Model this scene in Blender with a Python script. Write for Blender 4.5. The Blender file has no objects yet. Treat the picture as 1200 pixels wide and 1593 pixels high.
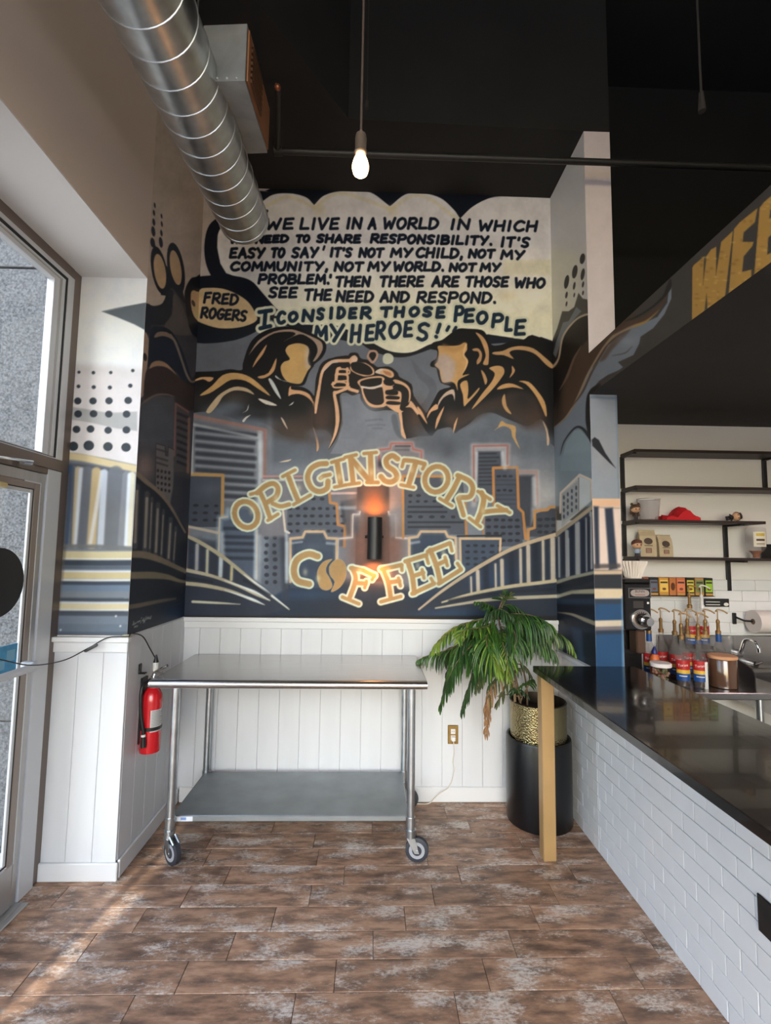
import bpy, bmesh, math, random
import numpy as np
from mathutils import Vector, Matrix, noise as mnoise
random.seed(4)
SC = bpy.context.scene
COL = SC.collection

# ---------------------------------------------------------------- CAMERA
FPX, PIT, YAW, ROL, EYE = 758.4, .0851, .02653, .0128, 1.6732        # fitted to the photograph (1200 x 1593)
XL, XR, D, ZC, ZT = -1.2973, 1.3195, 3.4684, 1.2209, 4.3927           # alcove: left, right, back planes, dado top, soffit
YS, WW, YL, XW, ZH, ZS1, ZS2 = 2.8778, .1674, 2.6791, -1.6934, 3.215, 2.66, 2.9213
def _basis():
    c, s = math.cos(YAW), math.sin(YAW)
    r = Vector((c, -s, 0)); f0 = Vector((s, c, 0)); u0 = Vector((0, 0, 1))
    c, s = math.cos(PIT), math.sin(PIT)
    f = c*f0+s*u0; d = s*f0-c*u0
    c, s = math.cos(ROL), math.sin(ROL)
    return c*r-s*d, s*r+c*d, f
CR, CD, CF = _basis()
cam = bpy.data.cameras.new('camera'); camo = bpy.data.objects.new('camera', cam); COL.objects.link(camo)
cam.sensor_fit = 'HORIZONTAL'; cam.sensor_width = 36; cam.lens = FPX/1200*36; cam.clip_start = .02
camo.matrix_world = Matrix(((CR.x, -CD.x, -CF.x, 0), (CR.y, -CD.y, -CF.y, 0), (CR.z, -CD.z, -CF.z, EYE), (0, 0, 0, 1)))
SC.camera = camo
def at(px, py, ax, val):                 # a measured sight line met with a plane of the room -> world point
    d = CF+CR*((px-600)/FPX)+CD*((py-796.5)/FPX); i = 'XYZ'.index(ax); o = Vector((0, 0, EYE))
    return o+d*((val-o[i])/d[i])
def atd(px, py, depth): return Vector((0, 0, EYE))+(CF+CR*((px-600)/FPX)+CD*((py-796.5)/FPX))*depth

# ---------------------------------------------------------------- WORLD, SUN, LIGHT, EXPOSURE
W = bpy.data.worlds.new('world'); SC.world = W; W.use_nodes = True
nt = W.node_tree; bg = nt.nodes['Background']
sky = nt.nodes.new('ShaderNodeTexSky'); sky.sky_type = 'NISHITA'; sky.sun_disc = False
SUN_EL, SUN_AZ = math.radians(34), (.2, .98)
sky.sun_elevation = SUN_EL; sky.sun_rotation = math.atan2(-SUN_AZ[0], -SUN_AZ[1]); sky.air_density = 1.2; sky.dust_density = 2.5
mxs = nt.nodes.new('ShaderNodeMix'); mxs.data_type = 'RGBA'; mxs.blend_type = 'MULTIPLY'; mxs.inputs[0].default_value = 1; mxs.inputs[7].default_value = (.90, 1.0, 1.15, 1)
nt.links.new(sky.outputs[0], mxs.inputs[6]); nt.links.new(mxs.outputs[2], bg.inputs[0]); bg.inputs[1].default_value = .8
def lamp(name, kind, loc, energy, color=(1, 1, 1), **k):
    l = bpy.data.lights.new(name, kind); l.energy = energy; l.color = color
    for a, b in k.items():
        if a not in ('rot', 'aim'): setattr(l, a, b)
    o = bpy.data.objects.new(name, l); COL.objects.link(o); o.location = loc
    if 'aim' in k: o.rotation_euler = (Vector(k['aim'])-Vector(loc)).to_track_quat('-Z', 'Y').to_euler()
    return o
sd = Vector((SUN_AZ[0]*math.cos(SUN_EL), SUN_AZ[1]*math.cos(SUN_EL), -math.sin(SUN_EL)))
so = lamp('sun', 'SUN', (-3, -8, 6), 11, (1, .93, .82), angle=math.radians(.8)); so.rotation_euler = sd.to_track_quat('-Z', 'Y').to_euler()
# cans in the bar soffit and bulbs of the room behind the viewer
for x, y, e in ((2.35, 2.55, 12), (3.4, 2.55, 12), (2.5, .8, 8)):
    lamp('soffit_downlight', 'SPOT', (x, y, 2.64), e, (1, .74, .75), spot_size=math.radians(150), spot_blend=.8, shadow_soft_size=.06)
for x, y, z, e in ((.9, -.9, 3.3, 5), (-.3, -1.6, 3.5, 4)):
    lamp('room_bulb', 'POINT', (x, y, z), e, (1, .74, .62), shadow_soft_size=.05)
SC.view_settings.view_transform = 'Standard'; SC.view_settings.look = 'None'
SC.view_settings.exposure = .08; SC.view_settings.gamma = 1; SC.view_settings.use_curve_mapping = False
SC.cycles.use_denoising = True; SC.cycles.max_bounces = 10; SC.cycles.sample_clamp_indirect = 6
SC.cycles.transparent_max_bounces = 16; SC.cycles.caustics_reflective = False; SC.cycles.caustics_refractive = False

# ---------------------------------------------------------------- MATERIALS
def lin(c): return tuple(((v/255)/12.92 if v/255 <= .04045 else ((v/255+.055)/1.055)**2.4) for v in c[:3])+(1.,)
MATS = {}
def mat(name, col, rough=.5, metal=0., nscale=0, namp=.12, bump=0., bscale=60, stretch=(1, 1, 1), spec=.5, coat=0., alpha=1., emit=None, estr=0., coord='Object', aniso=0.):
    if name in MATS: return MATS[name]
    m = bpy.data.materials.new(name); m.use_nodes = True; t = m.node_tree; b = t.nodes['Principled BSDF']
    b.inputs['Base Color'].default_value = lin(col); b.inputs['Roughness'].default_value = rough; b.inputs['Metallic'].default_value = metal
    b.inputs['Specular IOR Level'].default_value = spec; b.inputs['Coat Weight'].default_value = coat; b.inputs['Alpha'].default_value = alpha
    b.inputs['Anisotropic'].default_value = aniso
    if emit: b.inputs['Emission Color'].default_value = lin(emit); b.inputs['Emission Strength'].default_value = estr
    if nscale or bump:
        tc = t.nodes.new('ShaderNodeTexCoord'); mp = t.nodes.new('ShaderNodeMapping'); mp.inputs['Scale'].default_value = stretch
        t.links.new(tc.outputs[coord], mp.inputs[0])
    if nscale:
        n = t.nodes.new('ShaderNodeTexNoise'); n.inputs['Scale'].default_value = nscale; n.inputs['Detail'].default_value = 5
        t.links.new(mp.outputs[0], n.inputs['Vector'])
        hs = t.nodes.new('ShaderNodeHueSaturation'); hs.inputs['Color'].default_value = lin(col)
        r = t.nodes.new('ShaderNodeMapRange'); r.inputs[1].default_value = .3; r.inputs[2].default_value = .7
        r.inputs[3].default_value = 1-namp; r.inputs[4].default_value = 1+namp
        t.links.new(n.outputs[0], r.inputs[0]); t.links.new(r.outputs[0], hs.inputs['Value']); t.links.new(hs.outputs[0], b.inputs['Base Color'])
    if bump:
        n2 = t.nodes.new('ShaderNodeTexNoise'); n2.inputs['Scale'].default_value = bscale; n2.inputs['Detail'].default_value = 3
        t.links.new(mp.outputs[0], n2.inputs['Vector'])
        bp = t.nodes.new('ShaderNodeBump'); bp.inputs['Strength'].default_value = bump; bp.inputs['Distance'].default_value = .01
        t.links.new(n2.outputs[0], bp.inputs['Height']); t.links.new(bp.outputs[0], b.inputs['Normal'])
    MATS[name] = m
    return m
def clear_glass(name, tint=(255, 255, 255), ior=1.45, rough=0., haze=0.):
    if name in MATS: return MATS[name]
    m = bpy.data.materials.new(name); m.use_nodes = True; t = m.node_tree; t.nodes.clear()
    o = t.nodes.new('ShaderNodeOutputMaterial'); mx = t.nodes.new('ShaderNodeMixShader'); fr = t.nodes.new('ShaderNodeFresnel')
    tr = t.nodes.new('ShaderNodeBsdfTransparent'); gl = t.nodes.new('ShaderNodeBsdfGlossy')
    fr.inputs[0].default_value = ior; tr.inputs[0].default_value = lin(tint); gl.inputs['Roughness'].default_value = rough
    ge = t.nodes.new('ShaderNodeNewGeometry'); iv = t.nodes.new('ShaderNodeMath'); iv.operation = 'SUBTRACT'; iv.inputs[0].default_value = 1; t.links.new(ge.outputs['Backfacing'], iv.inputs[1])
    mm = t.nodes.new('ShaderNodeMath'); mm.operation = 'MULTIPLY'; t.links.new(fr.outputs[0], mm.inputs[0]); t.links.new(iv.outputs[0], mm.inputs[1])
    t.links.new(mm.outputs[0], mx.inputs[0]); t.links.new(tr.outputs[0], mx.inputs[1]); t.links.new(gl.outputs[0], mx.inputs[2]); 
    if haze:
        df = t.nodes.new('ShaderNodeBsdfDiffuse'); df.inputs[0].default_value = lin((226, 222, 220)); m2 = t.nodes.new('ShaderNodeMixShader'); m2.inputs[0].default_value = haze
        t.links.new(mx.outputs[0], m2.inputs[1]); t.links.new(df.outputs[0], m2.inputs[2]); t.links.new(m2.outputs[0], o.inputs[0])
    else: t.links.new(mx.outputs[0], o.inputs[0])
    MATS[name] = m; return m
def paint_mat(name, rough=.55):
    m = bpy.data.materials.new(name); m.use_nodes = True; t = m.node_tree; b = t.nodes['Principled BSDF']
    a = t.nodes.new('ShaderNodeVertexColor'); a.layer_name = 'paint'; t.links.new(a.outputs[0], b.inputs['Base Color']); b.inputs['Roughness'].default_value = rough; b.inputs['Specular IOR Level'].default_value = .22
    n = t.nodes.new('ShaderNodeTexNoise'); n.inputs['Scale'].default_value = 90; bp = t.nodes.new('ShaderNodeBump'); bp.inputs['Strength'].default_value = .06; bp.inputs['Distance'].default_value = .004
    tc = t.nodes.new('ShaderNodeTexCoord'); t.links.new(tc.outputs['Object'], n.inputs['Vector']); t.links.new(n.outputs[0], bp.inputs['Height']); t.links.new(bp.outputs[0], b.inputs['Normal'])
    return m
def floor_mat():
    m = bpy.data.materials.new('worn_wood_tile'); m.use_nodes = True; t = m.node_tree; b = t.nodes['Principled BSDF']; N = t.nodes.new; L = t.links.new
    tc = N('ShaderNodeTexCoord'); oi = N('ShaderNodeObjectInfo'); ad = N('ShaderNodeVectorMath'); ad.operation = 'ADD'
    cb = N('ShaderNodeCombineXYZ'); ml = N('ShaderNodeMath'); ml.operation = 'MULTIPLY'; ml.inputs[1].default_value = 40
    L(oi.outputs['Random'], ml.inputs[0]); L(ml.outputs[0], cb.inputs[0]); L(ml.outputs[0], cb.inputs[1])
    L(tc.outputs['Object'], ad.inputs[0]); L(cb.outputs[0], ad.inputs[1])
    def nz(scale, st, det=6, ro=.6):
        mp = N('ShaderNodeMapping'); mp.inputs['Scale'].default_value = st; L(ad.outputs[0], mp.inputs[0])
        n = N('ShaderNodeTexNoise'); n.inputs['Scale'].default_value = scale; n.inputs['Detail'].default_value = det; n.inputs['Roughness'].default_value = ro
        L(mp.outputs[0], n.inputs['Vector']); return n
    def ramp(src, *st):
        r = N('ShaderNodeValToRGB'); e = r.color_ramp.elements
        e[0].position, e[0].color = st[0][0], lin(st[0][1]); e[1].position, e[1].color = st[-1][0], lin(st[-1][1])
        for p, c in st[1:-1]:
            k = e.new(p); k.color = lin(c)
        L(src, r.inputs[0]); return r
    base = ramp(nz(7, (1, 3.2, 1)).outputs[0], (.28, (86, 66, 54)), (.42, (119, 93, 77)), (.52, (152, 117, 93)), (.62, (174, 138, 112)), (.75, (148, 120, 102)))
    hs = N('ShaderNodeHueSaturation'); mr = N('ShaderNodeMapRange'); mr.inputs[3].default_value = .82; mr.inputs[4].default_value = 1.16
    L(oi.outputs['Random'], mr.inputs[0]); L(mr.outputs[0], hs.inputs['Value']); L(base.outputs[0], hs.inputs['Color'])
    big = nz(3.6, (1, 2.0, 1), 2); fine = nz(40, (1, 2.2, 1), 9, .78)
    mu = N('ShaderNodeMath'); mu.operation = 'MULTIPLY'; L(big.outputs[0], mu.inputs[0]); L(fine.outputs[0], mu.inputs[1])
    wr = N('ShaderNodeMapRange'); wr.inputs[1].default_value = .262; wr.inputs[2].default_value = .365; wr.inputs[3].default_value = 0; wr.inputs[4].default_value = .85; L(mu.outputs[0], wr.inputs[0])
    mx = N('ShaderNodeMix'); mx.data_type = 'RGBA'; L(wr.outputs[0], mx.inputs[0]); L(hs.outputs[0], mx.inputs[6]); mx.inputs[7].default_value = lin((216, 205, 194))
    dk = nz(13, (1, 4, 1), 6, .7); dr = N('ShaderNodeMapRange'); dr.inputs[1].default_value = .56; dr.inputs[2].default_value = .72; dr.inputs[4].default_value = .32; L(dk.outputs[0], dr.inputs[0])
    m2 = N('ShaderNodeMix'); m2.data_type = 'RGBA'; L(dr.outputs[0], m2.inputs[0]); L(mx.outputs[2], m2.inputs[6]); m2.inputs[7].default_value = lin((66, 50, 42))
    L(m2.outputs[2], b.inputs['Base Color']); b.inputs['Roughness'].default_value = .42
    bp = N('ShaderNodeBump'); bp.inputs['Strength'].default_value = .15; bp.inputs['Distance'].default_value = .004; L(fine.outputs[0], bp.inputs['Height']); L(bp.outputs[0], b.inputs['Normal'])
    return m
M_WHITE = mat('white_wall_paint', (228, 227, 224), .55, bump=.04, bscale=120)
M_WARM = mat('warm_white_wall_paint', (226, 214, 205), .6, bump=.05, bscale=120)
M_TRIM = mat('white_gloss_trim', (220, 221, 222), .35)
M_PLANK = mat('white_painted_plank', (213, 215, 218), .38, nscale=4, namp=.03, bump=.05, bscale=18, stretch=(3, 3, .4))
M_BLACK = mat('black_ceiling_paint', (21, 22, 22), .8, nscale=3, namp=.25)
M_DKBLK = mat('dead_black_ceiling_paint', (13, 14, 14), .9, nscale=3, namp=.3)
M_SOFF = mat('dark_soffit_paint', (40, 37, 36), .7, nscale=5, namp=.12)
M_TILE = mat('white_subway_glaze', (226, 228, 230), .22, nscale=9, namp=.02)
M_GROUT = mat('pale_grey_grout', (142, 142, 142), .8)
M_GROUTL = mat('white_grout', (196, 194, 192), .8)
M_GROUTD = mat('brown_grout', (92, 78, 68), .9)
M_ALU = mat('brushed_aluminium_frame', (176, 174, 172), .42, .75, nscale=30, namp=.05, stretch=(1, 1, .1))
M_ALUW = mat('pale_painted_aluminium', (206, 208, 210), .45, .2)
M_ALUD = mat('bronze_aluminium', (124, 112, 104), .5, .5)
M_GASK = mat('black_rubber_gasket', (22, 24, 28), .6)
M_STEEL = mat('stainless_steel', (186, 184, 182), .27, 1., nscale=40, namp=.06, stretch=(.06, 1, 1), bump=.02, bscale=200)
M_GALV = mat('galvanised_steel', (190, 194, 196), .33, 1., nscale=14, namp=.16)
M_GALVD = mat('dull_galvanised_shelf', (142, 147, 150), .48, .9, nscale=6, namp=.12)
M_CHROME = mat('polished_chrome', (210, 210, 210), .12, 1.)
M_BLKP = mat('black_plastic', (20, 20, 22), .4)
M_BLKM = mat('matte_black_metal', (24, 25, 28), .45)
M_GOLDP = mat('satin_gold_paint', (184, 150, 102), .42, .45, nscale=6, namp=.05)
M_BRASSD = mat('aged_brass', (150, 122, 72), .35, .9, nscale=20, namp=.2)
M_WHP = mat('white_plastic', (226, 224, 220), .4)

# ---------------------------------------------------------------- MESH HELPERS
class MB:
    def __init__(s): s.v, s.f, s.m = [], [], []
    def add(s, v, f, mi=0):
        o = len(s.v); s.v += [tuple(p) for p in v]; s.f += [tuple(i+o for i in q) for q in f]; s.m += [mi]*len(f); return s
    def box(s, a, b, mi=0, bev=0.):
        (x0, y0, z0), (x1, y1, z1) = [(min(p, q)) for p, q in zip(a, b)], [(max(p, q)) for p, q in zip(a, b)]
        if bev <= 0:
            v = [(x0,y0,z0),(x1,y0,z0),(x1,y1,z0),(x0,y1,z0),(x0,y0,z1),(x1,y0,z1),(x1,y1,z1),(x0,y1,z1)]
            return s.add(v, [(0,3,2,1),(4,5,6,7),(0,1,5,4),(1,2,6,5),(2,3,7,6),(3,0,4,7)], mi)
        e = min(bev, (x1-x0)*.49, (y1-y0)*.49, (z1-z0)*.49)
        bm = bmesh.new(); bmesh.ops.create_cube(bm, size=1)
        for p in bm.verts: p.co = Vector(((x0+x1)/2+p.co.x*(x1-x0), (y0+y1)/2+p.co.y*(y1-y0), (z0+z1)/2+p.co.z*(z1-z0)))
        bmesh.ops.bevel(bm, geom=bm.edges[:], offset=e, segments=1, affect='EDGES', profile=.5)
        return s.bm(bm, mi)
    def bm(s, bm, mi=0, M=None):
        bm.verts.index_update()
        s.add([(M @ p.co if M else p.co) for p in bm.verts], [[q.index for q in f.verts] for f in bm.faces], mi); bm.free(); return s
    def tube(s, pts, r, n=8, mi=0, caps=True, closed=False):
        P = [Vector(p) for p in pts]; k = len(P); R = [r]*k if np.isscalar(r) else list(r)
        ref = Vector((0, 0, 1)); vs = []; prev = None
        for i in range(k):
            t = (P[min(i+1, k-1)]-P[max(i-1, 0)]) if not closed else (P[(i+1) % k]-P[i-1])
            if t.length < 1e-9: t = Vector((0, 0, 1))
            t.normalize()
            if prev is None:
                a = t.cross(ref) if abs(t.dot(ref)) < .95 else t.cross(Vector((1, 0, 0)))
            else: a = prev-t*prev.dot(t)
            a.normalize(); prev = a; b = t.cross(a)
            for j in range(n):
                q = 2*math.pi*j/n; vs.append(P[i]+(a*math.cos(q)+b*math.sin(q))*R[i])
        f = []
        for i in range(k if closed else k-1):
            for j in range(n):
                i2 = (i+1) % k; f.append((i*n+j, i*n+(j+1) % n, i2*n+(j+1) % n, i2*n+j))
        if caps and not closed: f += [tuple(range(n))[::-1], tuple((k-1)*n+j for j in range(n))]
        return s.add(vs, f, mi)
    def cyl(s, a, b, r0, r1=None, n=20, mi=0): return s.tube([a, b], [r0, r0 if r1 is None else r1], n, mi)
    def lathe(s, prof, c=(0, 0, 0), n=24, mi=0, M=None, cap=True):
        vs, f = [], []
        for r, z in prof:
            for j in range(n):
                q = 2*math.pi*j/n; p = Vector((r*math.cos(q), r*math.sin(q), z)); vs.append(((M @ p) if M else p)+Vector(c))
        for i in range(len(prof)-1):
            for j in range(n): f.append((i*n+j, i*n+(j+1) % n, (i+1)*n+(j+1) % n, (i+1)*n+j))
        if cap:
            if prof[0][0] > 1e-5: f.append(tuple(range(n))[::-1])
            if prof[-1][0] > 1e-5: f.append(tuple((len(prof)-1)*n+j for j in range(n)))
        return s.add(vs, f, mi)
    def prism(s, poly, z0, z1, mi=0, fn=None):
        k = len(poly); fn = fn or (lambda x, y, z: (x, y, z))
        v = [fn(x, y, z0) for x, y in poly]+[fn(x, y, z1) for x, y in poly]
        return s.add(v, [tuple(range(k))[::-1], tuple(range(k, 2*k))]+[(i, (i+1) % k, k+(i+1) % k, k+i) for i in range(k)], mi)
    def sph(s, c, r, n=16, mi=0, sc=(1, 1, 1)):
        m = max(6, n//2); prof = [(r*math.sin(math.pi*i/m), -r*math.cos(math.pi*i/m)) for i in range(m+1)]
        prof[0] = (r*.02, prof[0][1]); prof[-1] = (r*.02, prof[-1][1])
        return s.lathe(prof, c, n, mi, Matrix.Diagonal(sc))
    def build(s, name, mats, parent=None, smooth=False, kind=None, origin=None):
        off = Vector(origin) if origin is not None else (Vector(parent['_base']) if parent is not None and '_base' in parent else Vector((0, 0, 0)))
        me = bpy.data.meshes.new(name); me.from_pydata([tuple(Vector(p)-off) for p in s.v], [], s.f)
        for m in (mats if isinstance(mats, (list, tuple)) else [mats]): me.materials.append(m)
        if any(s.m): me.polygons.foreach_set('material_index', s.m)
        bm = bmesh.new(); bm.from_mesh(me); bmesh.ops.recalc_face_normals(bm, faces=bm.faces); bm.to_mesh(me); bm.free()
        if smooth:
            me.polygons.foreach_set('use_smooth', [True]*len(me.polygons))
            try: me.set_sharp_from_angle(angle=math.radians(38))
            except Exception: pass
        o = bpy.data.objects.new(name, me); COL.objects.link(o)
        if parent is not None:
            o.parent = parent; o['_base'] = tuple(off)
            if origin is not None: o.location = off-Vector(parent['_base'] if '_base' in parent else (0, 0, 0))
        elif origin is not None: o.location = off; o['_base'] = tuple(off)
        if kind: o['kind'] = kind
        return o
def thing(name, label, cat, loc, group=None):
    o = bpy.data.objects.new(name, None); COL.objects.link(o); o.location = loc; o['_base'] = tuple(loc); o.empty_display_size = .05
    o['label'] = label; o['category'] = cat
    if group: o['group'] = group
    return o
def tag(o, label, cat, group=None):
    o['label'] = label; o['category'] = cat
    if group: o['group'] = group
    return o
def dup(root, loc, label, group=None):
    r = root.copy(); COL.objects.link(r); r.location = loc; r['label'] = label
    if group: r['group'] = group
    for ch in list(root.children):
        c = ch.copy(); COL.objects.link(c); c.parent = r
        for g in ch.children:
            d = g.copy(); COL.objects.link(d); d.parent = c
    return r
def catmull(pts, n=6):
    P = [Vector(p) for p in pts]; Q = [2*P[0]-P[1]]+P+[2*P[-1]-P[-2]]; out = []
    for i in range(1, len(Q)-2):
        a, b, c, d = Q[i-1:i+3]
        for k in range(n):
            t = k/n; out.append(.5*((2*b)+(c-a)*t+(2*a-5*b+4*c-d)*t*t+(3*b-a-3*c+d)*t**3))
    return out+[P[-1]]
def lettering(text, size, fn, name, m, parent):      # flat lettering mesh from the built-in typeface, mapped by fn(x, y)
    cu = bpy.data.curves.new('lettering', 'FONT'); cu.body = text; cu.size = size; cu.align_x = 'CENTER'; cu.align_y = 'CENTER'; cu.resolution_u = 3
    o = bpy.data.objects.new('lettering', cu); me = bpy.data.meshes.new_from_object(o)
    b = MB(); b.add([fn(v.co.x, v.co.y) for v in me.vertices], [tuple(p.vertices) for p in me.polygons])
    bpy.data.objects.remove(o); bpy.data.curves.remove(cu); bpy.data.meshes.remove(me)
    return b.build(name, m, parent)
# ---------------------------------------------------------------- MURAL PAINT (flat print on the walls)
# The painting is drawn stroke by stroke on numpy canvases (traced design coordinates), and becomes the
# colour attribute of finely divided wall surfaces.


def smooth(pts, n=8, closed=False):
    p = np.array(pts, float)
    if len(p) < 3: return p
    if closed: q = np.vstack([p[-1], p, p[0], p[1]])
    else: q = np.vstack([2*p[0]-p[1], p, 2*p[-1]-p[-2]])
    out = []
    t = np.linspace(0, 1, n, endpoint=False)[:, None]
    for i in range(1, len(q)-2):
        a, b, c, d = q[i-1], q[i], q[i+1], q[i+2]
        out.append(.5*((2*b)+(c-a)*t+(2*a-5*b+4*c-d)*t*t+(3*b-a-3*c+d)*t**3))
    out = np.vstack(out)
    return out if closed else np.vstack([out, p[-1]])

class Canvas:
    def __init__(s, x0, y0, x1, y1, col, sc=1.5):
        s.x0, s.y0, s.sc = x0, y0, sc
        s.w, s.h = int((x1-x0)*sc), int((y1-y0)*sc)
        s.a = np.empty((s.h, s.w, 3), np.float32); s.a[:] = np.array(col, np.float32)/255
    def box(s, mn, mx, pad):
        i0 = max(0, int((mn[0]-pad-s.x0)*s.sc)); i1 = min(s.w, int((mx[0]+pad-s.x0)*s.sc)+2)
        j0 = max(0, int((mn[1]-pad-s.y0)*s.sc)); j1 = min(s.h, int((mx[1]+pad-s.y0)*s.sc)+2)
        if i1 <= i0 or j1 <= j0: return None
        X = (np.arange(i0, i1)+.5)/s.sc+s.x0; Y = (np.arange(j0, j1)+.5)/s.sc+s.y0
        return i0, i1, j0, j1, X[None, :], Y[:, None]
    def put(s, b, al, col):
        i0, i1, j0, j1 = b[:4]
        v = s.a[j0:j1, i0:i1]; c = np.array(col, np.float32)/255
        al = al[..., None].astype(np.float32)
        v *= 1-al; v += al*c
    def fill(s, pts, col, soft=.8, alpha=1., sm=0, mod=None):
        p = smooth(pts, sm, True) if sm else np.array(pts, float)
        b = s.box(p.min(0), p.max(0), soft+1)
        if b is None: return
        X, Y = b[4], b[5]
        ins = np.zeros(np.broadcast(X, Y).shape, bool); d2 = np.full(ins.shape, 1e9)
        q = np.roll(p, -1, 0)
        for (ax, ay), (bx, by) in zip(p, q):
            if ay != by:
                ins ^= ((ay > Y) != (by > Y)) & (X < (bx-ax)*(Y-ay)/(by-ay)+ax)
            dx, dy = bx-ax, by-ay; L = dx*dx+dy*dy+1e-9
            t = np.clip(((X-ax)*dx+(Y-ay)*dy)/L, 0, 1)
            d2 = np.minimum(d2, (X-ax-t*dx)**2+(Y-ay-t*dy)**2)
        sd = np.where(ins, -1, 1)*np.sqrt(d2)
        al = np.clip(.5-sd/(2*soft), 0, 1); al = al*al*(3-2*al)*alpha
        if mod is not None: al = al*mod(X, Y)
        s.put(b, al, col)
    def line(s, pts, w, col, soft=.7, alpha=1., sm=8):
        p = smooth(pts, sm) if sm and len(pts) > 2 else np.array(pts, float)
        n = len(p)
        if np.isscalar(w): ws = np.full(n, float(w))
        else: ws = np.interp(np.linspace(0, 1, n), np.linspace(0, 1, len(w)), w)
        b = s.box(p.min(0), p.max(0), ws.max()/2+soft+1)
        if b is None: return
        X, Y = b[4], b[5]; sd = np.full(np.broadcast(X, Y).shape, 1e9)
        for i in range(n-1):
            ax, ay = p[i]; dx, dy = p[i+1]-p[i]; L = dx*dx+dy*dy+1e-9
            t = np.clip(((X-ax)*dx+(Y-ay)*dy)/L, 0, 1)
            d = np.sqrt((X-ax-t*dx)**2+(Y-ay-t*dy)**2)-(ws[i]+(ws[i+1]-ws[i])*t)/2
            sd = np.minimum(sd, d)
        al = np.clip(.5-sd/(2*soft), 0, 1); al = al*al*(3-2*al)*alpha
        s.put(b, al, col)
    def spray(s, cx, cy, rx, ry, col, alpha=1., pw=1.):
        b = s.box(np.array([cx-2.4*rx, cy-2.4*ry]), np.array([cx+2.4*rx, cy+2.4*ry]), 0)
        if b is None: return
        r = ((b[4]-cx)/rx)**2+((b[5]-cy)/ry)**2
        s.put(b, alpha*np.exp(-r**pw), col)
    def ell(s, cx, cy, rx, ry, col, ang=0, soft=.7, alpha=1.):
        t = np.linspace(0, 2*np.pi, 28, endpoint=False); a = np.radians(ang)
        x, y = rx*np.cos(t), ry*np.sin(t)
        s.fill(np.c_[cx+x*np.cos(a)-y*np.sin(a), cy+x*np.sin(a)+y*np.cos(a)], col, soft, alpha)
    def mottle(s, rng, amp=.03, cell=14):
        for c_, k in ((cell, 1.), (cell/4, .5)):
            gh, gw = int(s.h/s.sc/c_)+3, int(s.w/s.sc/c_)+3
            g = rng.random((gh, gw))-.5
            yy = np.linspace(0, gh-1.001, s.h); xx = np.linspace(0, gw-1.001, s.w)
            yi, xi = yy.astype(int), xx.astype(int); fy, fx = (yy-yi)[:, None], (xx-xi)[None]
            yi1, xi1 = np.minimum(yi+1, gh-1), np.minimum(xi+1, gw-1)
            v = (g[yi][:, xi]*(1-fy)*(1-fx)+g[yi][:, xi1]*(1-fy)*fx+g[yi1][:, xi]*fy*(1-fx)+g[yi1][:, xi1]*fy*fx)
            s.a *= (1+amp*k*2*v)[..., None].astype(np.float32)

def XF(sc, ox, oy):                      # drawing-board coordinates -> design coordinates
    return lambda *p: [(ox+x/sc, oy+y/sc) for x, y in p]

# hand-lettering stroke alphabet, unit box, y down
GL = {
 'A': [[(0,1),(.5,0),(1,1)],[(.18,.66),(.84,.62)]],
 'B': [[(.05,0),(0,1)],[(.05,.02),(.7,.02),(.9,.22),(.65,.45),(.05,.48)],[(.05,.48),(.8,.52),(1,.76),(.75,.98),(0,1)]],
 'C': [[(1,.12),(.65,0),(.25,.15),(0,.55),(.2,.92),(.6,1),(1,.86)]],
 'D': [[(.05,0),(0,1)],[(.05,.02),(.6,.05),(1,.4),(.8,.82),(.3,1),(0,1)]],
 'E': [[(.95,0),(.1,.04),(0,.98),(.95,.95)],[(.08,.5),(.8,.47)]],
 'F': [[(1,0),(.1,.04),(0,1)],[(.08,.48),(.8,.44)]],
 'G': [[(1,.12),(.6,0),(.2,.18),(0,.6),(.25,.95),(.65,.98),(.95,.75),(.95,.55),(.55,.57)]],
 'H': [[(.08,0),(0,1)],[(1,0),(.92,1)],[(.05,.52),(.95,.48)]],
 'I': [[(.6,0),(.4,1)]],
 'L': [[(.1,0),(0,.97),(1,.95)]],
 'M': [[(0,1),(.12,0),(.5,.68),(.9,0),(1,1)]],
 'N': [[(0,1),(.08,0),(.9,1),(1,0)]],
 'O': [[(.5,0),(.12,.2),(0,.6),(.25,.98),(.65,.96),(1,.55),(.85,.12),(.5,0)]],
 'P': [[(.1,0),(0,1)],[(.1,.03),(.7,0),(1,.25),(.75,.52),(.05,.56)]],
 'R': [[(.1,0),(0,1)],[(.1,.03),(.7,0),(.95,.22),(.7,.48),(.08,.54)],[(.35,.54),(1,1)]],
 'S': [[(1,.1),(.6,0),(.12,.14),(.2,.4),(.75,.58),(.85,.85),(.45,1),(0,.9)]],
 'T': [[(0,.04),(1,0)],[(.52,.02),(.45,1)]],
 'U': [[(0,0),(.02,.7),(.3,1),(.7,.95),(.95,.6),(1,0)]],
 'V': [[(0,0),(.42,1),(1,0)]],
 'W': [[(0,0),(.18,1),(.5,.35),(.72,1),(1,0)]],
 'Y': [[(0,0),(.45,.5)],[(1,0),(.3,1)]],
 '.': [[(.4,.95),(.5,1)]], ',': [[(.6,.9),(.3,1.2)]], "'": [[(.6,0),(.4,.22)]], '!': [[(.75,0),(.45,.62)],[(.3,.95),(.35,.98)]],
 '"': [[(.3,0),(.1,.3)],[(.9,0),(.7,.3)]], '-': [[(0,.5),(1,.5)]],
}
SHARP = set('AEFHILMNTVWYI!"-.,\'')
WID = {'I': .38, '.': .25, ',': .25, "'": .25, 'M': 1.25, 'W': 1.3, '!': .4, '"': .6, 'L': .85, 'E': .85, 'F': .85, 'S': .85}
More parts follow.
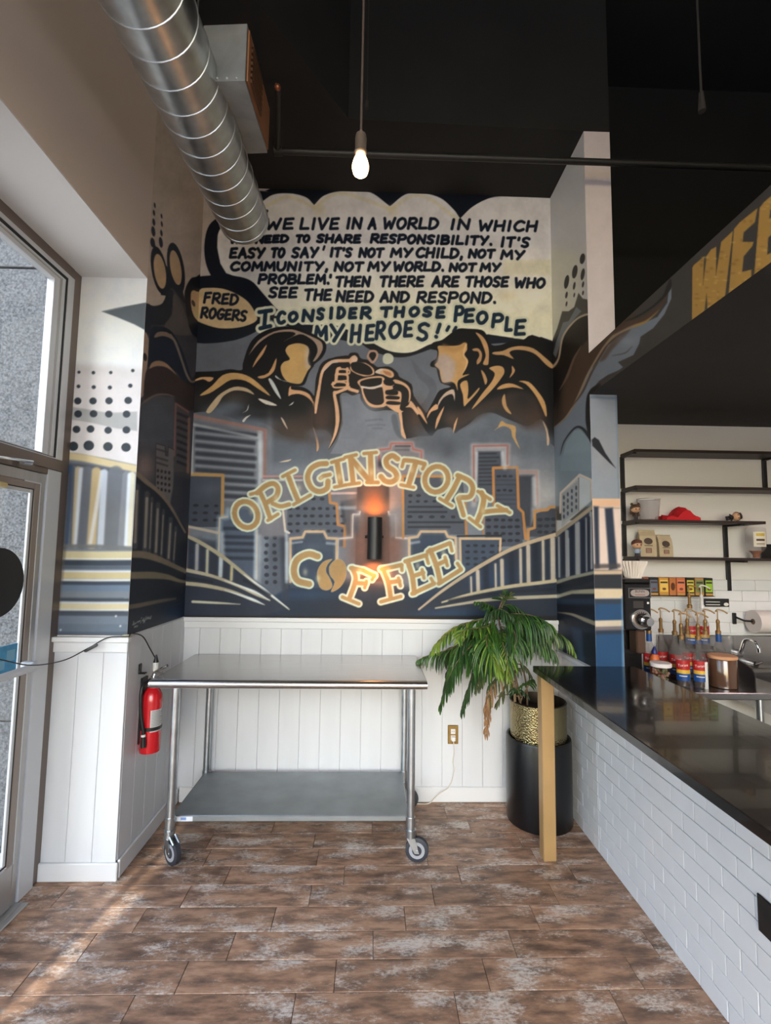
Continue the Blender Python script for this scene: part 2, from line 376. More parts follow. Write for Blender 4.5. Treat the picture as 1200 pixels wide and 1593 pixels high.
def glyph(c, ch, x, y, w, h, lw, col, slant=.12, rot=0., soft=.7, y2=0.):
    a = np.radians(rot); ca, sa = np.cos(a), np.sin(a)
    for st in GL[ch]:
        p = []
        for u, v in st:
            dx, dy = u*w+slant*h*(1-v)-slant*h*.5, v*h
            p.append((x+dx*ca-dy*sa, y+dx*sa+dy*ca))
        c.line(p, lw, col, soft, sm=0 if ch in SHARP else 6)
def word(c, T, text, x0, y0, x1, y1, h, lw, col, slant=.12, halo=None):
    (X0, Y0), (X1, Y1) = T((x0, y0), (x1, y1)); X0 += lw*.45; X1 -= lw*.5; Y0 += lw*.4; Y1 += lw*.4; h = h-lw*.75
    ws = [WID.get(ch, 1.) for ch in text]; gap = .40
    tot = sum(ws)+gap*(len(ws)-1); k = (X1-X0)/tot
    for ps in ((halo, 1), (col, 0)):
        if ps[0] is None: continue
        x = X0
        for ch, w in zip(text, ws):
            f = (x-X0)/max(1e-6, X1-X0)
            glyph(c, ch, x, Y0+(Y1-Y0)*f, w*k, h, lw+(7.5 if ps[1] else 0), ps[0], slant)
            x += (w+gap)*k

NAVY=(15,26,42); BLK=(11,12,16); GRAY=(117,122,132); GOLD=(196,158,108); CREAM=(222,217,184); TAN=(205,158,112)
PEACH=(222,170,128); BRN=(60,49,43); PINK=(165,125,118); ORG=(178,122,72); PALE=(206,208,208); LINE=(196,180,160)

def paint_back():
    rng = np.random.default_rng(3)
    c = Canvas(270, 265, 900, 990, GRAY)
    # sky: darker smoky top band, lighter by the skyline
    c.spray(590, 560, 330, 60, (100,104,115), .6)
    c.spray(560, 720, 140, 60, (140,145,156), .55); c.spray(700, 700, 120, 40, (132,138,150), .5)
    c.spray(330, 560, 70, 50, (88,90,98), .7); c.spray(420, 690, 90, 22, (74,80,90), .8); c.spray(450, 705, 60, 14, (70,76,86), .5)
    c.spray(700, 690, 60, 24, (86,92,102), .7); c.spray(820, 700, 60, 18, (92,97,106), .6); c.spray(845, 770, 30, 34, (205,196,190), .55)
    c.fill(smooth([(640,560),(655,575),(680,600),(665,640),(640,650),(668,610),(650,585)],6,True), (98,102,112), 1.5)
    # ---- thought bubble: dark surround and white scalloped cloud
    Ta, Tb = XF(3.871,290,280), XF(3.871,570,280)
    c.fill([(340,262),(905,262),(905,330),(860,300),(790,306),(760,300),(600,320),(420,300)], (14,17,22), 1)
    c.fill([(395,262),(425,292),(405,300),(330,300),(268,300),(268,262)], (190,178,172), 1)
    c.fill([(262,290),(372,290),(350,445),(262,445)], (190,176,168), 2)
    blob = [(352,330),(372,305),(402,297),(430,301),(450,296),(480,290),(700,290),(860,306),(905,300),(905,535),(868,545),(830,532),(700,540),
            (640,545),(560,535),(440,505),(372,470),(345,450),(324,420),(318,385),(326,350)]
    c.fill(blob, (16,22,34), 1., sm=6)
    c.fill(smooth([(560,530),(585,548),(625,556),(665,545),(700,528),(700,500),(560,500)],6,True), (22,24,28), 1)
    W0 = (234,228,225)
    cloud = smooth([(338,385),(340,362),(352,345),(375,335),(410,318)],6).tolist()+smooth([(405,316),(425,303),(452,301),(476,307),(489,319)],6).tolist()+\
            smooth([(489,319),(505,304),(535,297),(575,299),(607,321)],6).tolist()+smooth([(607,321),(630,303),(655,300),(685,308),(706,326),(716,340)],6).tolist()+\
            smooth([(716,340),(735,322),(760,309),(785,305),(820,306),(905,311)],6).tolist()+[(905,535),(868,533),(842,524),(815,528),(760,520),(700,528)]+\
            smooth([(668,536),(640,548),(610,547),(585,536),(560,520)],6).tolist()+[(520,505),(470,505),(430,480),(395,440),(352,425),(343,410)]
    c.fill(cloud, W0, .8)
    def low(X, Y): return np.clip((Y-400)/90, 0, 1)+0*X
    c.fill(cloud, (236,229,196), .8, .75, mod=low)
    for p in (smooth([(416,316),(450,302),(489,319)],6), smooth([(489,319),(530,297),(607,321)],6), smooth([(607,321),(655,300),(716,340)],6)):
        c.line(p+np.array([0,4]), 5, (226,214,170), 3, .55, sm=0)
    c.spray(497,326,8,10,(224,210,170),.6); c.spray(611,328,8,9,(224,210,170),.6)
    c.fill([(786,405),(857,404),(857,428),(782,428)], (228,219,190), 3, .8)
    for x in range(792,855,9): c.line([(x,410),(x+5,424)], 2.4, (222,216,196), 1, .6)
    c.spray(790,460,14,8,(224,205,160),.5); c.spray(845,480,10,8,(196,190,180),.4)
    # lettering
    L = []
    for t,x0,y0,x1,y1,h,T in (
      ('WE',478,228,652,226,19,Ta),('LIVE',684,226,925,226,19.5,Ta),('IN',960,224,1062,224,19,Ta),('A',1094,226,1150,226,19,Ta),
      ('WORLD',100,224,440,226,19,Tb),('IN',502,232,628,232,18,Tb),('WHICH',676,240,1034,244,18,Tb),
      ('WE',262,330,380,330,14,Ta),('NEED',415,332,620,326,13.5,Ta),('TO',658,328,748,326,13.5,Ta),('SHARE',784,324,1056,328,14.5,Ta),
      ('RESPONSIBILITY.',24,322,768,336,15.5,Tb),("IT'S",806,340,988,344,17,Tb),
      ('EASY',260,406,478,406,17.5,Ta),('TO',508,406,598,406,16.5,Ta),('SAY',634,404,800,402,17.5,Ta),("IT'S",862,404,1002,406,16,Ta),('NOT',1038,406,1194,408,16,Ta),
      ('MY',144,408,284,408,15.5,Tb),('CHILD,',298,404,590,410,17,Tb),('NOT',614,414,780,416,15,Tb),('MY',808,420,958,424,15.5,Tb),
      ('COMMUNITY,',264,490,862,490,15.5,Ta),('NOT',890,490,1072,492,16,Ta),('MY',8,490,148,490,16,Tb),('WORLD.',162,490,478,490,16,Tb),('NOT',498,498,668,498,14.5,Tb),('MY',684,498,814,498,14.5,Tb),
      ("PROBLEM.",432,564,872,566,16.5,Ta),("'",856,566,878,566,18,Ta),('THEN',896,578,1112,578,17.5,Ta),('THERE',78,576,352,576,18,Tb),('ARE',394,576,564,578,18,Tb),('THOSE',594,578,862,580,17.5,Tb),('WHO',892,586,1082,588,17,Tb),
      ('SEE',496,642,674,644,18,Ta),('THE',708,654,880,656,19,Ta),('NEED',902,664,1132,668,18.5,Ta),('AND',82,668,264,670,18,Tb),('RESPOND.',304,670,792,674,18.5,Tb),
      ('FRED',104,674,318,688,18,Ta),('ROGERS',86,764,368,786,18,Ta)):
        if t in ('FRED','ROGERS'): L.append((t,x0,y0,x1,y1,h,T)); continue
        word(c, T, t, x0, y0, x1, y1, h, 4.6, NAVY)
    c.line(Ta((832,400),(826,420)), 3.6, NAVY); c.line(Ta((486,186),(478,206)), 4, NAVY)
    # name bubble at left
    c.fill(smooth([(292,438),(297,432),(345,428),(385,434),(405,452),(415,475),(412,505),(370,528),(310,534),(290,520),(284,480)],6,True), (17,23,34), .8)
    c.fill(smooth([(296,462),(300,451),(309,452),(318,448),(350,450),(382,466),(398,488),(398,500),(375,509),(345,511),(320,505),(303,496),(297,480)],6,True), (212,184,142), .8)
    c.ell(301.5,471,2.6,5.6,(52,44,40),-18)
    for a in L: word(c, a[6], *a[:6], 4.2, NAVY)
    # two closing lines with pale halo
    big = []
    for ch,x,y,w,h in (('C',545,788,52,80),('O',614,790,58,66),('N',697,778,72,76),('S',785,768,46,76),('I',862,764,20,74),('D',908,762,50,74),('E',978,766,50,72),('R',1048,762,66,76)): big.append((Ta,ch,x,y,w,h))
    for ch,x,y,w,h in (('T',84,762,72,66),('H',168,760,62,68),('O',258,760,62,64),('S',340,760,58,66),('E',420,760,56,74),
                       ('P',530,756,58,98),('E',590,772,62,88),('O',664,788,68,80),('P',756,802,70,88),('L',836,822,44,92),('E',894,838,68,100),
                       ('E',-6,868,56,104),('R',56,850,60,112),('O',136,850,74,104),('E',226,846,56,102),('S',306,858,72,112),('!',402,862,56,92)): big.append((Tb,ch,x,y,w,h))
    for ch,x,y,w,h in (('M',770,876,82,92),('Y',862,866,88,110),('H',988,868,64,112)): big.append((Ta,ch,x,y,w,h))
    for halo in (1,0):
        for T,ch,x,y,w,h in big:
            (X,Y),=T((x,y)); glyph(c, ch, X+2, Y+2.2, w/3.871-3.6, h/3.871-4, 13 if halo else 5.8, (218,216,190) if halo else (22,42,60), .06)
        for st in ([(440,796),(512,786)],[(478,790),(470,880)],[(446,894),(506,880)]):
            c.line(Ta(*st), 15 if halo else 6.4, (218,216,190) if halo else (22,42,60), sm=0)
        for q in ([(498,884),(486,906)],[(540,888),(526,912)]): c.line(Tb(*q), 13 if halo else 5, (218,216,190) if halo else (22,42,60), sm=0)
    c.line(Ta((512,825),(540,826)), 4, (40,38,42), sm=0)
    # ---- left figure (board 5x, origin 290,500)
    T = XF(5,290,500)
    def F(col, *p, sm=5, soft=.8, al=1.): c.fill(T(*p), col, soft, al, sm=sm)
    F(BLK,(-60,420),(60,395),(160,390),(260,385),(340,372),(430,380),(440,330),(470,230),(510,150),(580,90),(680,50),(800,40),(930,70),(1040,130),(1085,170),(1085,230),(1050,290),(1000,330),(990,350),(955,400),(920,490),(860,505),(820,505),(900,510),(960,540),(1000,580),(1005,470),(1030,380),(1100,295),(1300,280),(1300,500),(1150,560),(1190,700),(1190,850),(1120,985),(1100,990),(1150,850),(1010,720),(1030,1000),(1015,1010),(985,830),(900,900),(800,900),(740,880),(600,790),(440,780),(200,700),(-60,700), sm=3)
    c.spray(345,640,30,20,(58,52,50),.6)
    for cx,cy,rx,ry,co,al in ((462,668,46,26,BRN,1.),(515,650,22,30,(74,60,53),1.),(515,675,20,16,(80,68,62),.9),(365,618,26,14,(66,58,54),.9),(310,622,18,16,(40,36,36),.8)): c.spray(cx,cy,rx,ry,co,al)
    for cx,cy,rx,ry,al in ((385,655,40,14,1.),(345,640,26,10,1.),(360,632,20,8,.8),(420,690,46,14,1.),(455,706,44,18,1.),(500,702,28,18,1.),(400,665,30,14,.9),(525,700,16,14,1.)): c.spray(cx,cy,rx,ry,(96,104,116),al)
    c.spray(455,668,30,14,(74,60,52),.85); c.spray(470,678,20,8,(70,58,52),.7); c.spray(408,645,34,8,(30,30,34),.8)
    F((208,168,108),(870,170),(930,185),(955,220),(945,290),(950,330),(968,352),(945,385),(918,440),(895,480),(850,485),(790,470),(760,440),(740,400),(735,350),(760,315),(805,295),(780,250),(772,220),(800,185))
    c.fill(T((935,200),(955,240),(948,290),(962,345),(940,370),(925,300)),(206,190,176),4,.8,sm=4)
    for p,co in (([(490,255),(560,150),(680,80),(800,62),(870,75),(980,120),(1050,160),(1060,220),(1020,290),(985,312),(1020,240),(1010,180),(960,130),(880,100),(760,155),(850,100),(800,80),(680,95),(570,165),(500,245)],(168,142,124)),
                 ([(515,360),(545,290),(625,180),(600,250),(555,310)],TAN),([(555,430),(640,400),(700,285),(690,370),(650,420),(590,445)],TAN),
                 ([(50,470),(110,435),(210,437),(180,470),(130,450)],TAN),([(105,575),(200,500),(280,420),(370,400),(470,420),(560,480),(655,580),(560,525),(460,462),(350,455),(260,510),(180,560)],(200,158,104)),
                 ([(155,700),(210,620),(270,560),(370,510),(470,520),(530,570),(460,545),(370,538),(290,580),(250,640),(190,710)],(196,172,140)),
                 ([(695,420),(740,455),(800,470),(760,465),(700,440)],PALE),([(640,455),(660,448),(700,510),(738,605),(690,550)],PALE),([(558,600),(640,620),(708,655),(620,645)],(214,205,192)),
                 ([(798,655),(835,625),(825,645)],PALE),([(440,710),(470,690),(485,645),(478,690)],(200,196,190)),([(435,775),(460,745),(500,728),(470,755),(450,782)],(210,206,200)),
                 ([(735,745),(760,770),(790,840),(760,800)],(196,176,160)),
                 ([(795,580),(800,520),(815,505),(820,530),(900,540),(960,570),(1000,630),(1030,500),(1060,380),(1130,310),(1210,300),(1140,330),(1075,390),(1050,500),(1005,720),(985,640),(940,590),(880,565),(820,570)],PEACH),
                 ([(985,820),(1020,900),(1032,980),(1015,1012),(1012,940)],PEACH),
                 ([(720,1095),(815,1072),(790,1090)],(214,190,164))):
        F(co,*p,sm=3,soft=.7)
    # ---- hands and cups (board 5.4545x, origin 470,530)
    T = XF(5.4545,470,530)
    K=(26,23,24)
    F(K,(100,560),(110,420),(130,290),(160,200),(230,155),(380,130),(410,105),(470,105),(500,150),(560,165),(620,210),(650,225),(740,220),(810,270),(830,310),(930,370),(950,470),(1060,620),(1110,690),(1095,800),(1000,810),(890,830),(850,800),(820,620),(720,590),(620,600),(550,570),(500,500),(490,450),(430,465),(370,440),(320,470),(335,600),(330,700),(290,830),(225,920),(260,830),(200,760),(100,740), sm=3)
    c.spray(500,655,18,26,(76,58,50),.95); c.spray(503,640,14,14,(66,50,44),.8); c.spray(648,652,17,26,(74,57,49),1.); c.spray(660,672,20,12,(82,82,88),.7); c.spray(500,676,22,9,(92,96,106),.8)
    c.fill(T((335,470),(480,470),(500,520),(560,590),(640,615),(810,610),(830,720),(860,860),(600,960),(240,960),(300,850),(345,700)), (122,128,140), 1.2)
    c.spray(575,630,26,30,(134,140,152),.7)
    F((94,100,110),(760,640),(800,630),(830,760),(850,830),(800,800),(770,720), sm=4, soft=2)
    for p in ([(545,680),(640,668),(680,670)],[(560,720),(640,712),(700,718)],[(600,745),(680,742)]): c.line(T(*p), 3, (106,112,124), 1.5, .7)
    def Ln(col,w,*p,sm=6,soft=.7): c.line(T(*p), w, col, soft, sm=sm)
    P2=(226,178,140); P3=(214,188,170)
    Ln(P2,[3,4,5,5],(115,610),(140,450),(175,260),(255,180),(395,168)); Ln(P3,3,(175,262),(255,182),(300,178),sm=0)
    F((96,82,78),(115,610),(110,520),(130,420),(150,380),(150,470),(125,600), sm=3) if 0 else None
    F(P2,(115,620),(108,540),(140,380),(158,370),(150,460),(130,560), sm=3)
    F(P2,(412,205),(395,170),(420,135),(450,125),(472,150),(465,180),(540,190),(600,230),(615,270),(600,292),(520,302),(440,270),(408,240), sm=4)
    F(K,(416,195),(450,180),(520,190),(580,225),(600,270),(570,292),(500,285),(440,260),(418,230), sm=4)
    F((228,190,165),(420,150),(445,128),(470,148),(468,172),(440,182),(420,178), sm=4)
    Ln(P2,5,(385,240),(395,330),(390,400),(470,430),sm=4)
    F(K,(395,240),(440,280),(520,305),(480,345),(490,400),(470,415),(430,400),(400,360), sm=3)
    Ln(P2,[3,5,5],(255,370),(285,350),(300,250),(320,235),sm=3)
    for (x0,y0,x1,y1) in ((300,245,400,280),(285,290,385,340),(262,355,375,395)):
        Ln(P2,2.6,(x0,y0),((x0+x1)/2,y0-4),(x1,y0+6),(x1+4,y1-8),(x1-10,y1),(x0+10,y1),(x0,y0),sm=5)
    Ln(P2,[4,5,4],(300,440),(380,405),(400,395),sm=3)
    F(P2,(262,440),(300,425),(375,405),(300,450),(290,470),(310,560),(318,680),(290,800),(225,918),(262,820),(285,700),(280,570), sm=3)
    # right cup and hand
    F(P2,(470,350),(520,320),(640,300),(690,310),(700,330),(690,370),(690,400),(720,460),(720,550),(620,568),(560,545),(520,480),(500,400), sm=3)
    F(K,(495,350),(560,325),(660,315),(680,330),(665,375),(590,392),(510,390), sm=4)
    F((40,34,34),(520,405),(600,412),(680,395),(700,450),(695,520),(660,545),(600,540),(550,500), sm=4)
    Ln((228,214,204),3,(508,392),(590,402),(680,378),sm=5)
    F((226,180,140),(620,270),(660,240),(720,240),(770,265),(780,300),(750,315),(690,290), sm=4); F((190,130,90),(690,255),(750,270),(755,300),(710,285), sm=4); F((226,206,190),(622,268),(660,240),(690,245),(660,270),(680,285), sm=3)
    F(P2,(770,340),(800,330),(880,365),(920,420),(920,500),(900,520),(905,430),(860,380),(790,360), sm=3)
    F(P2,(680,360),(720,380),(780,370),(770,410),(730,420),(830,430),(845,480),(835,570),(860,600),(810,610),(730,560),(700,520),(690,440), sm=3)
    F(K,(690,340),(740,330),(785,350),(770,380),(720,378), sm=4)
    for (x0,y0,x1,y1) in ((708,420,815,462),(712,468,828,500),(716,514,835,545)): F(K,(x0,y0+8),(x0+30,y0-2),(x1-6,y0+6),(x1,y1-10),(x1-20,y1),(x0+10,y1-4), sm=4)
    F(K,(770,385),(830,370),(900,420),(905,510),(870,590),(830,580),(850,480),(840,430),(790,415), sm=4)
    F(P2,(840,590),(815,590),(835,700),(845,800),(885,832),(860,740),(850,640), sm=3)
    F(P2,(905,545),(925,510),(985,590),(1060,705),(980,630),(930,570),(880,565), sm=3)
    # steam rings
    Ln((190,150,128),3.4,(560,130),(580,92),(625,92),(638,130),(600,185),(560,140),sm=5); F(K,(570,128),(585,100),(620,100),(628,130),(600,170), sm=4)
    F((206,206,184),(685,155),(700,115),(740,108),(775,135),(770,180),(730,200),(695,190), sm=5)
    # ---- right figure (board 5.217x, origin 650,500)
    T = XF(5.217,650,500)
    F(BLK,(105,200),(130,170),(200,150),(260,105),(330,60),(420,60),(520,70),(560,110),(600,190),(680,190),(760,160),(850,155),(930,110),(1080,170),(1120,160),(1250,150),(1250,990),(1070,985),(1060,880),(1000,790),(900,850),(800,820),(700,780),(600,740),(500,760),(420,830),(340,880),(300,910),(270,860),(160,880),(100,930),(0,760),(60,760),(130,640),(180,560),(270,530),(190,500),(165,430),(150,380),(105,365),(110,330),(150,300),(160,240),(110,225), sm=3)
    c.fill(T((250,800),(330,740),(450,690),(560,640),(680,600),(760,570),(880,580),(960,620),(1000,720),(1010,790),(900,870),(800,820),(700,760),(600,740),(400,840),(300,870)), BRN, 8, .95, sm=3)
    c.spray(702,650,16,14,(74,58,50),.9); c.spray(815,622,14,14,(38,34,34),.85); c.spray(835,655,22,22,(80,62,54),.7)
    for cx,cy,rx,ry,al in ((690,685,36,14,.9),(770,672,34,20,1.),(765,652,18,10,.7),(810,682,34,14,1.),(845,690,24,16,1.),(735,680,40,12,.95),(665,690,14,12,.7)): c.spray(cx,cy,rx,ry,(98,105,116),al)
    c.spray(692,692,30,12,(86,92,102),.7); c.spray(697,702,12,12,(80,86,96),.8)
    F((206,160,104),(165,200),(230,200),(330,195),(380,172),(405,190),(400,240),(380,270),(410,320),(400,370),(370,430),(420,430),(330,480),(325,560),(305,510),(270,490),(205,495),(185,440),(175,390),(140,355),(165,320),(170,250), sm=4)
    c.fill(T((170,280),(230,270),(300,330),(300,420),(270,488),(205,490),(180,400),(145,352)), (186,168,160), 6, .9, sm=4)
    c.line(T((215,200),(300,230),(380,190)), 7, (176,132,80), 4, .6); c.line(T((392,190),(372,270),(402,330),(370,430)), 2.6, (226,184,130), .8)
    F(BLK,(405,180),(450,170),(500,200),(540,330),(540,400),(440,410),(365,438),(395,380),(412,320),(385,265),(402,230), sm=4)
    for p,co in (([(470,90),(520,115),(560,170),(578,240),(575,340),(560,355),(530,345),(550,290),(545,240),(510,150)],(196,150,104)),
                 ([(445,225),(490,218),(522,260),(515,320),(485,350),(480,320),(500,280),(490,245),(455,240)],(188,142,98)),
                 ([(605,262),(620,248),(690,240),(760,210),(850,200),(940,220),(1020,280),(1100,355),(1090,382),(1040,350),(960,270),(880,238),(790,232),(745,255),(780,305),(700,275),(640,272)],(190,148,104)),
                 ([(580,380),(640,360),(690,370),(705,410),(680,460),(600,560),(440,715),(520,590),(600,490),(625,420)],(200,155,104)),
                 ([(515,395),(545,425),(565,480),(550,515),(535,470)],(196,150,102)),([(345,510),(400,480),(412,560),(410,630),(495,540),(490,570),(400,670),(375,685),(368,600)],(206,160,106)),
                 ([(765,360),(790,395),(775,430),(745,458),(765,410)],(196,150,102)),([(645,553),(690,512),(770,505),(860,550),(770,535)],(198,152,102)),
                 ([(705,590),(715,640),(725,690),(762,752),(720,730),(690,680),(685,630)],(196,152,104)),
                 ([(820,485),(900,490),(970,560),(1030,650),(1048,740),(1040,772),(1000,680),(950,590),(880,510)],(206,158,104)),
                 ([(1015,810),(1045,860),(1068,950),(1065,1000),(1050,1000),(1045,900)],(206,176,146)),
                 ([(160,700),(175,640),(230,575),(295,555),(300,645),(280,590),(210,620),(165,690)],(206,178,160)),([(75,790),(90,730),(150,670),(165,710),(110,735)],PEACH),
                 ([(145,875),(155,790),(215,690),(190,770)],PEACH),([(290,905),(295,840),(325,780),(310,850)],PEACH),
                 ([(0,720),(0,690),(40,740),(80,835),(30,770)],PEACH),
                 ([(622,885),(650,860),(680,808),(720,830),(795,855),(795,940),(830,1035),(770,940),(755,875),(690,850)],(196,156,104))):
        F(co,*p,sm=3)
    # ---- lower dark field and buildings
    c.fill([(262,840),(440,840),(480,900),(640,915),(760,880),(905,800),(905,1000),(262,1000)], (52,60,74), 10)
    c.fill([(262,915),(560,905),(660,925),(905,930),(905,1000),(262,1000)], (30,42,58), 14)
    c.spray(340,945,70,10,(60,82,104),.7); c.spray(470,925,80,10,(40,62,88),.8); c.spray(600,945,110,14,(34,38,48),.8); c.spray(680,930,50,14,(30,50,74),.6)
    D1=(64,70,82); D2=(88,94,106)
    def tower(pts, edge, w, inner=(70,77,90), glow=(190,186,190), g=6):
        p = pts+[(pts[-1][0],960),(pts[0][0],960)]
        c.fill(pts, inner, 1.5)
        c.line(pts, w+g, glow, g*.8, .45, sm=0)
        c.line(pts, w, edge, 1.2, .95, sm=0)
    def win(x0,y0,dx,dy,nx,ny,rx=2.6,ry=1.9,al=.85):
        for i in range(nx):
            for j in range(ny):
                c.ell(x0+i*dx+rng.normal()*.4, y0+j*dy+rng.normal()*.3, rx*(.85+.3*rng.random()), ry, (32,36,46), 0, 1., al)
    # tall striped block, left
    c.fill([(294,645),(413,668),(413,800),(290,800)], (98,104,116), 2)
    c.fill([(300,655),(400,675),(400,790),(296,790)], (104,108,116), 3)
    for i in range(9):
        y=667+i*12.8; c.line([(307,y),(398 - (i%3)*3,y+10-(i*.7))], 6.2, (48,53,64), 2.2, .9)
        c.line([(304,y+6),(398,y+16-i*.7)], 3, (150,154,164), 2, .55)
    c.line([(405,672),(407,740),(404,800)], 8, (196,202,212), 3, .8)
    c.line([(294,800),(297,648),(412,671),(412,770)], 9, (150,130,128), 3, .5, sm=0)
    c.line([(292,860),(297,646),(413,669),(411,752)], 4.4, (150,112,104), 1.2, .95, sm=0)
    # gold framed small block
    c.fill([(295,741),(346,741),(346,820),(292,820)], (62,68,80), 1)
    c.spray(325,760,20,10,(86,92,106),.7); win(304,787,16,11,3,3,4,2.2)
    c.line([(293,737.5),(347,739.5),(346,803)], 5.2, (176,138,88), 1, sm=0)
    # white outlined stepped block
    c.fill([(342,806),(356,804),(360,790),(400,795),(402,925),(340,925)], (78,90,108), 2)
    for y in (822,835,845,856,868): c.line([(350,y),(395,y+1)], 5.5, (40,48,62), 2, .85)
    c.line([(340,900),(342,806),(354,804),(355,794)], 8, (170,196,214), 4, .6, sm=0); c.line([(340,870),(342,806),(354,804)], 2.4, LINE, .8, sm=0)
    c.line([(399,825),(397,930)], 6, (200,212,222), 3, .75, sm=0); c.line([(400,826),(399,900)], 2, LINE, .8, sm=0)
    c.fill([(403,822),(440,800),(448,915),(403,940)], (84,90,102), 3)
    c.spray(410,850,8,50,(150,160,172),.6)
    win(415,825,13,11.5,2,8,3.4,3.2,.8); c.line([(440,830),(444,930)], 9, (48,54,66), 4, .8)
    c.line([(435,795),(441,812),(447,826),(452,830),(450,838)], 4, (206,178,160), 2, .8, sm=0)
    # buildings behind ORIGIN
    c.fill([(405,745),(470,738),(555,745),(555,835),(405,835)], (118,116,122), 4)
    c.line([(409,741),(470,741)], 3, (190,140,134), 1, sm=0); c.line([(410,747),(470,747)], 3, (206,196,198), 1.2, .8, sm=0); c.line([(487,768),(560,767)], 3.5, (212,186,184), 1.2, .85, sm=0)
    c.line([(480,732),(489,760),(489,790)], 4, (170,112,72), 1, .8, sm=0)
    c.fill([(447,788),(482,772),(513,765),(514,782),(524,784),(526,818),(536,820),(536,850),(447,850)], (84,90,102), 1.5)
    win(452,791,11.6,11.8,8,4,3.4,2.4); win(488,776,13,10,2,1,3.4,2.4)
    c.line([(512,760),(514,782),(524,784),(526,816),(537,819),(536,850)], 4.4, (184,128,78), 1, sm=0)
    c.fill([(530,780),(556,775),(552,830),(540,832)], (70,72,80), 3, .7); c.line([(532,786),(536,812)], 5, (44,48,58), 2.5, .7)
    c.line([(440,790),(444,826),(450,829)], 3.4, (214,196,180), 1, sm=0)
    # centre: rust-coloured tower, its orange partly the lamp's glow put into the paint
    c.fill([(556,755),(606,755),(607,905),(552,905)], (70,62,64), 2)
    c.spray(582,790,20,44,(150,92,62),.75); c.spray(562,850,20,50,(132,86,72),.8); c.spray(612,850,18,52,(134,88,74),.8); c.spray(582,880,36,34,(120,80,66),.6)
    c.spray(560,775,7,14,(50,48,54),.6); c.spray(603,772,7,14,(50,48,54),.6)
    for s_ in (-1,1):
        x=lambda v: 582.5+s_*v
        c.line([(x(24),797),(x(24),801),(x(34),802),(x(34.5),836),(x(56),838)], 4.5, (206,176,166), 2.4, .6, sm=0)
        c.line([(x(22),796),(x(23),800),(x(33),800),(x(34),836),(x(56),838),(x(57),870)], 2.2, (214,196,186), .8, .95, sm=0)
        c.spray(x(28),820,4,12,(60,66,80),.7)
    # little pink outlined top behind STORY
    c.fill([(590,702),(607,698),(610,690),(640,690),(642,698),(656,702),(656,740),(590,740)], (128,126,134), 1)
    c.line([(590,730),(590,700),(607,698),(609,690),(641,690),(643,699),(656,702),(656,716)], 8, (196,176,176), 3, .5, sm=0)
    c.line([(590,724),(590,700),(607,698),(609,690),(641,690),(643,699),(656,702),(656,714)], 3, (174,112,104), .8, sm=0)
    c.line([(616,694),(638,694)], 3, (70,72,80), 1.2, .8, sm=0); c.line([(616,700),(636,700)], 3, (92,94,102), 1.4, .7, sm=0)
    c.spray(592,722,5,8,(36,44,58),.9)
    # right of centre: gold-edged slab
    c.fill([(627,741),(720,741),(727,832),(628,832)], (74,80,92), 1); c.fill([(606,738),(626,738),(626,836),(608,836)], (140,124,124), 3, .8)
    c.line([(627.5,836),(627,741),(708,741)], 4, (184,130,76), .9, sm=0); c.line([(724,780),(726,836)], 4, (176,124,76), .9, sm=0)
    win(638,771,13,9,2,1,3.4,2.3); win(638,780,12.5,8,4,1,3,2)
    for y,x0,x1 in ((788.5,636,688),(796.5,636,695),(812.5,636,720),(820,636,700)): c.line([(x0,y),(x1,y)], 3, (34,38,48), 1.4, .9, sm=0)
    win(638,804,17,0,5,1,4,2.4)
    # far right towers
    c.fill([(735,692),(790,692),(793,745),(800,780),(735,780)], (150,150,158), 2)
    c.fill([(744,702),(780,702),(780,770),(742,770)], (72,78,90), 2)
    for y in range(706,760,6): c.line([(746,y),(776-(y%4)*2,y-.5)], 2.6, (42,46,56), 1.3, .8, sm=0)
    c.line([(737,785),(736,693),(791,693),(790,726)], 8, (196,184,186), 3, .5, sm=0); c.line([(738,780),(737,694),(790,693),(789.5,722)], 3.4, (160,116,110), .9, sm=0)
    c.fill([(806,732),(836,732),(838,790),(806,790)], (118,118,124), 3); c.fill([(806,740),(828,740),(826,820),(806,820)], (58,62,72), 3.5)
    c.line([(806,734),(836,734),(837,788)], 7, (200,190,190), 3, .5, sm=0); c.line([(806,734),(835,734),(836,786)], 3, (172,136,130), .9, sm=0)
    c.fill([(768,729),(806,729),(811,800),(816,840),(768,820)], (70,76,90), 1)
    win(776,741,9.5,0,3,1,3.4,2); win(776,763,9.5,0,3,1,3.4,2); 
    for y in (747,754,770,777,784): c.line([(772,y),(802,y)], 2.2, (50,55,66), 1.2, .7, sm=0)
    c.line([(769,800),(767.5,728),(805,727),(807,790),(814,797),(818,838)], 4.2, (186,128,74), .9, sm=0)
    c.fill([(755,800),(811,800),(814,850),(755,850)], (72,78,92), 1); win(761,809,11,10.5,5,4,4,2.4); c.line([(753,795),(752,832)], 2.6, (170,124,84), .9, sm=0)
    c.fill([(832,800),(855,790),(905,788),(905,835),(822,835)], (64,68,78), 1.5); win(840,808,11,10,3,3,4,2.6,.7)
    c.line([(822,842),(822,824),(832,821),(832,795),(852,793),(856,789),(905,788)], 4.4, (186,136,86), 1, sm=0)
    # gold outlined small houses in front
    for pts in ([(452,905),(452,838),(471,836),(475,827),(504,827),(509,837),(524,838),(524,872)], [(637,872),(637,837),(650,835),(655,827),(693,827),(697,835),(709,837),(710,870)]):
        c.fill(pts+[(pts[-1][0],915),(pts[0][0],915)], (52,64,82), 1.5)
        c.line(pts, 8, (150,150,156), 3.5, .45, sm=0); c.line(pts, 4, (204,172,138), .9, sm=0)
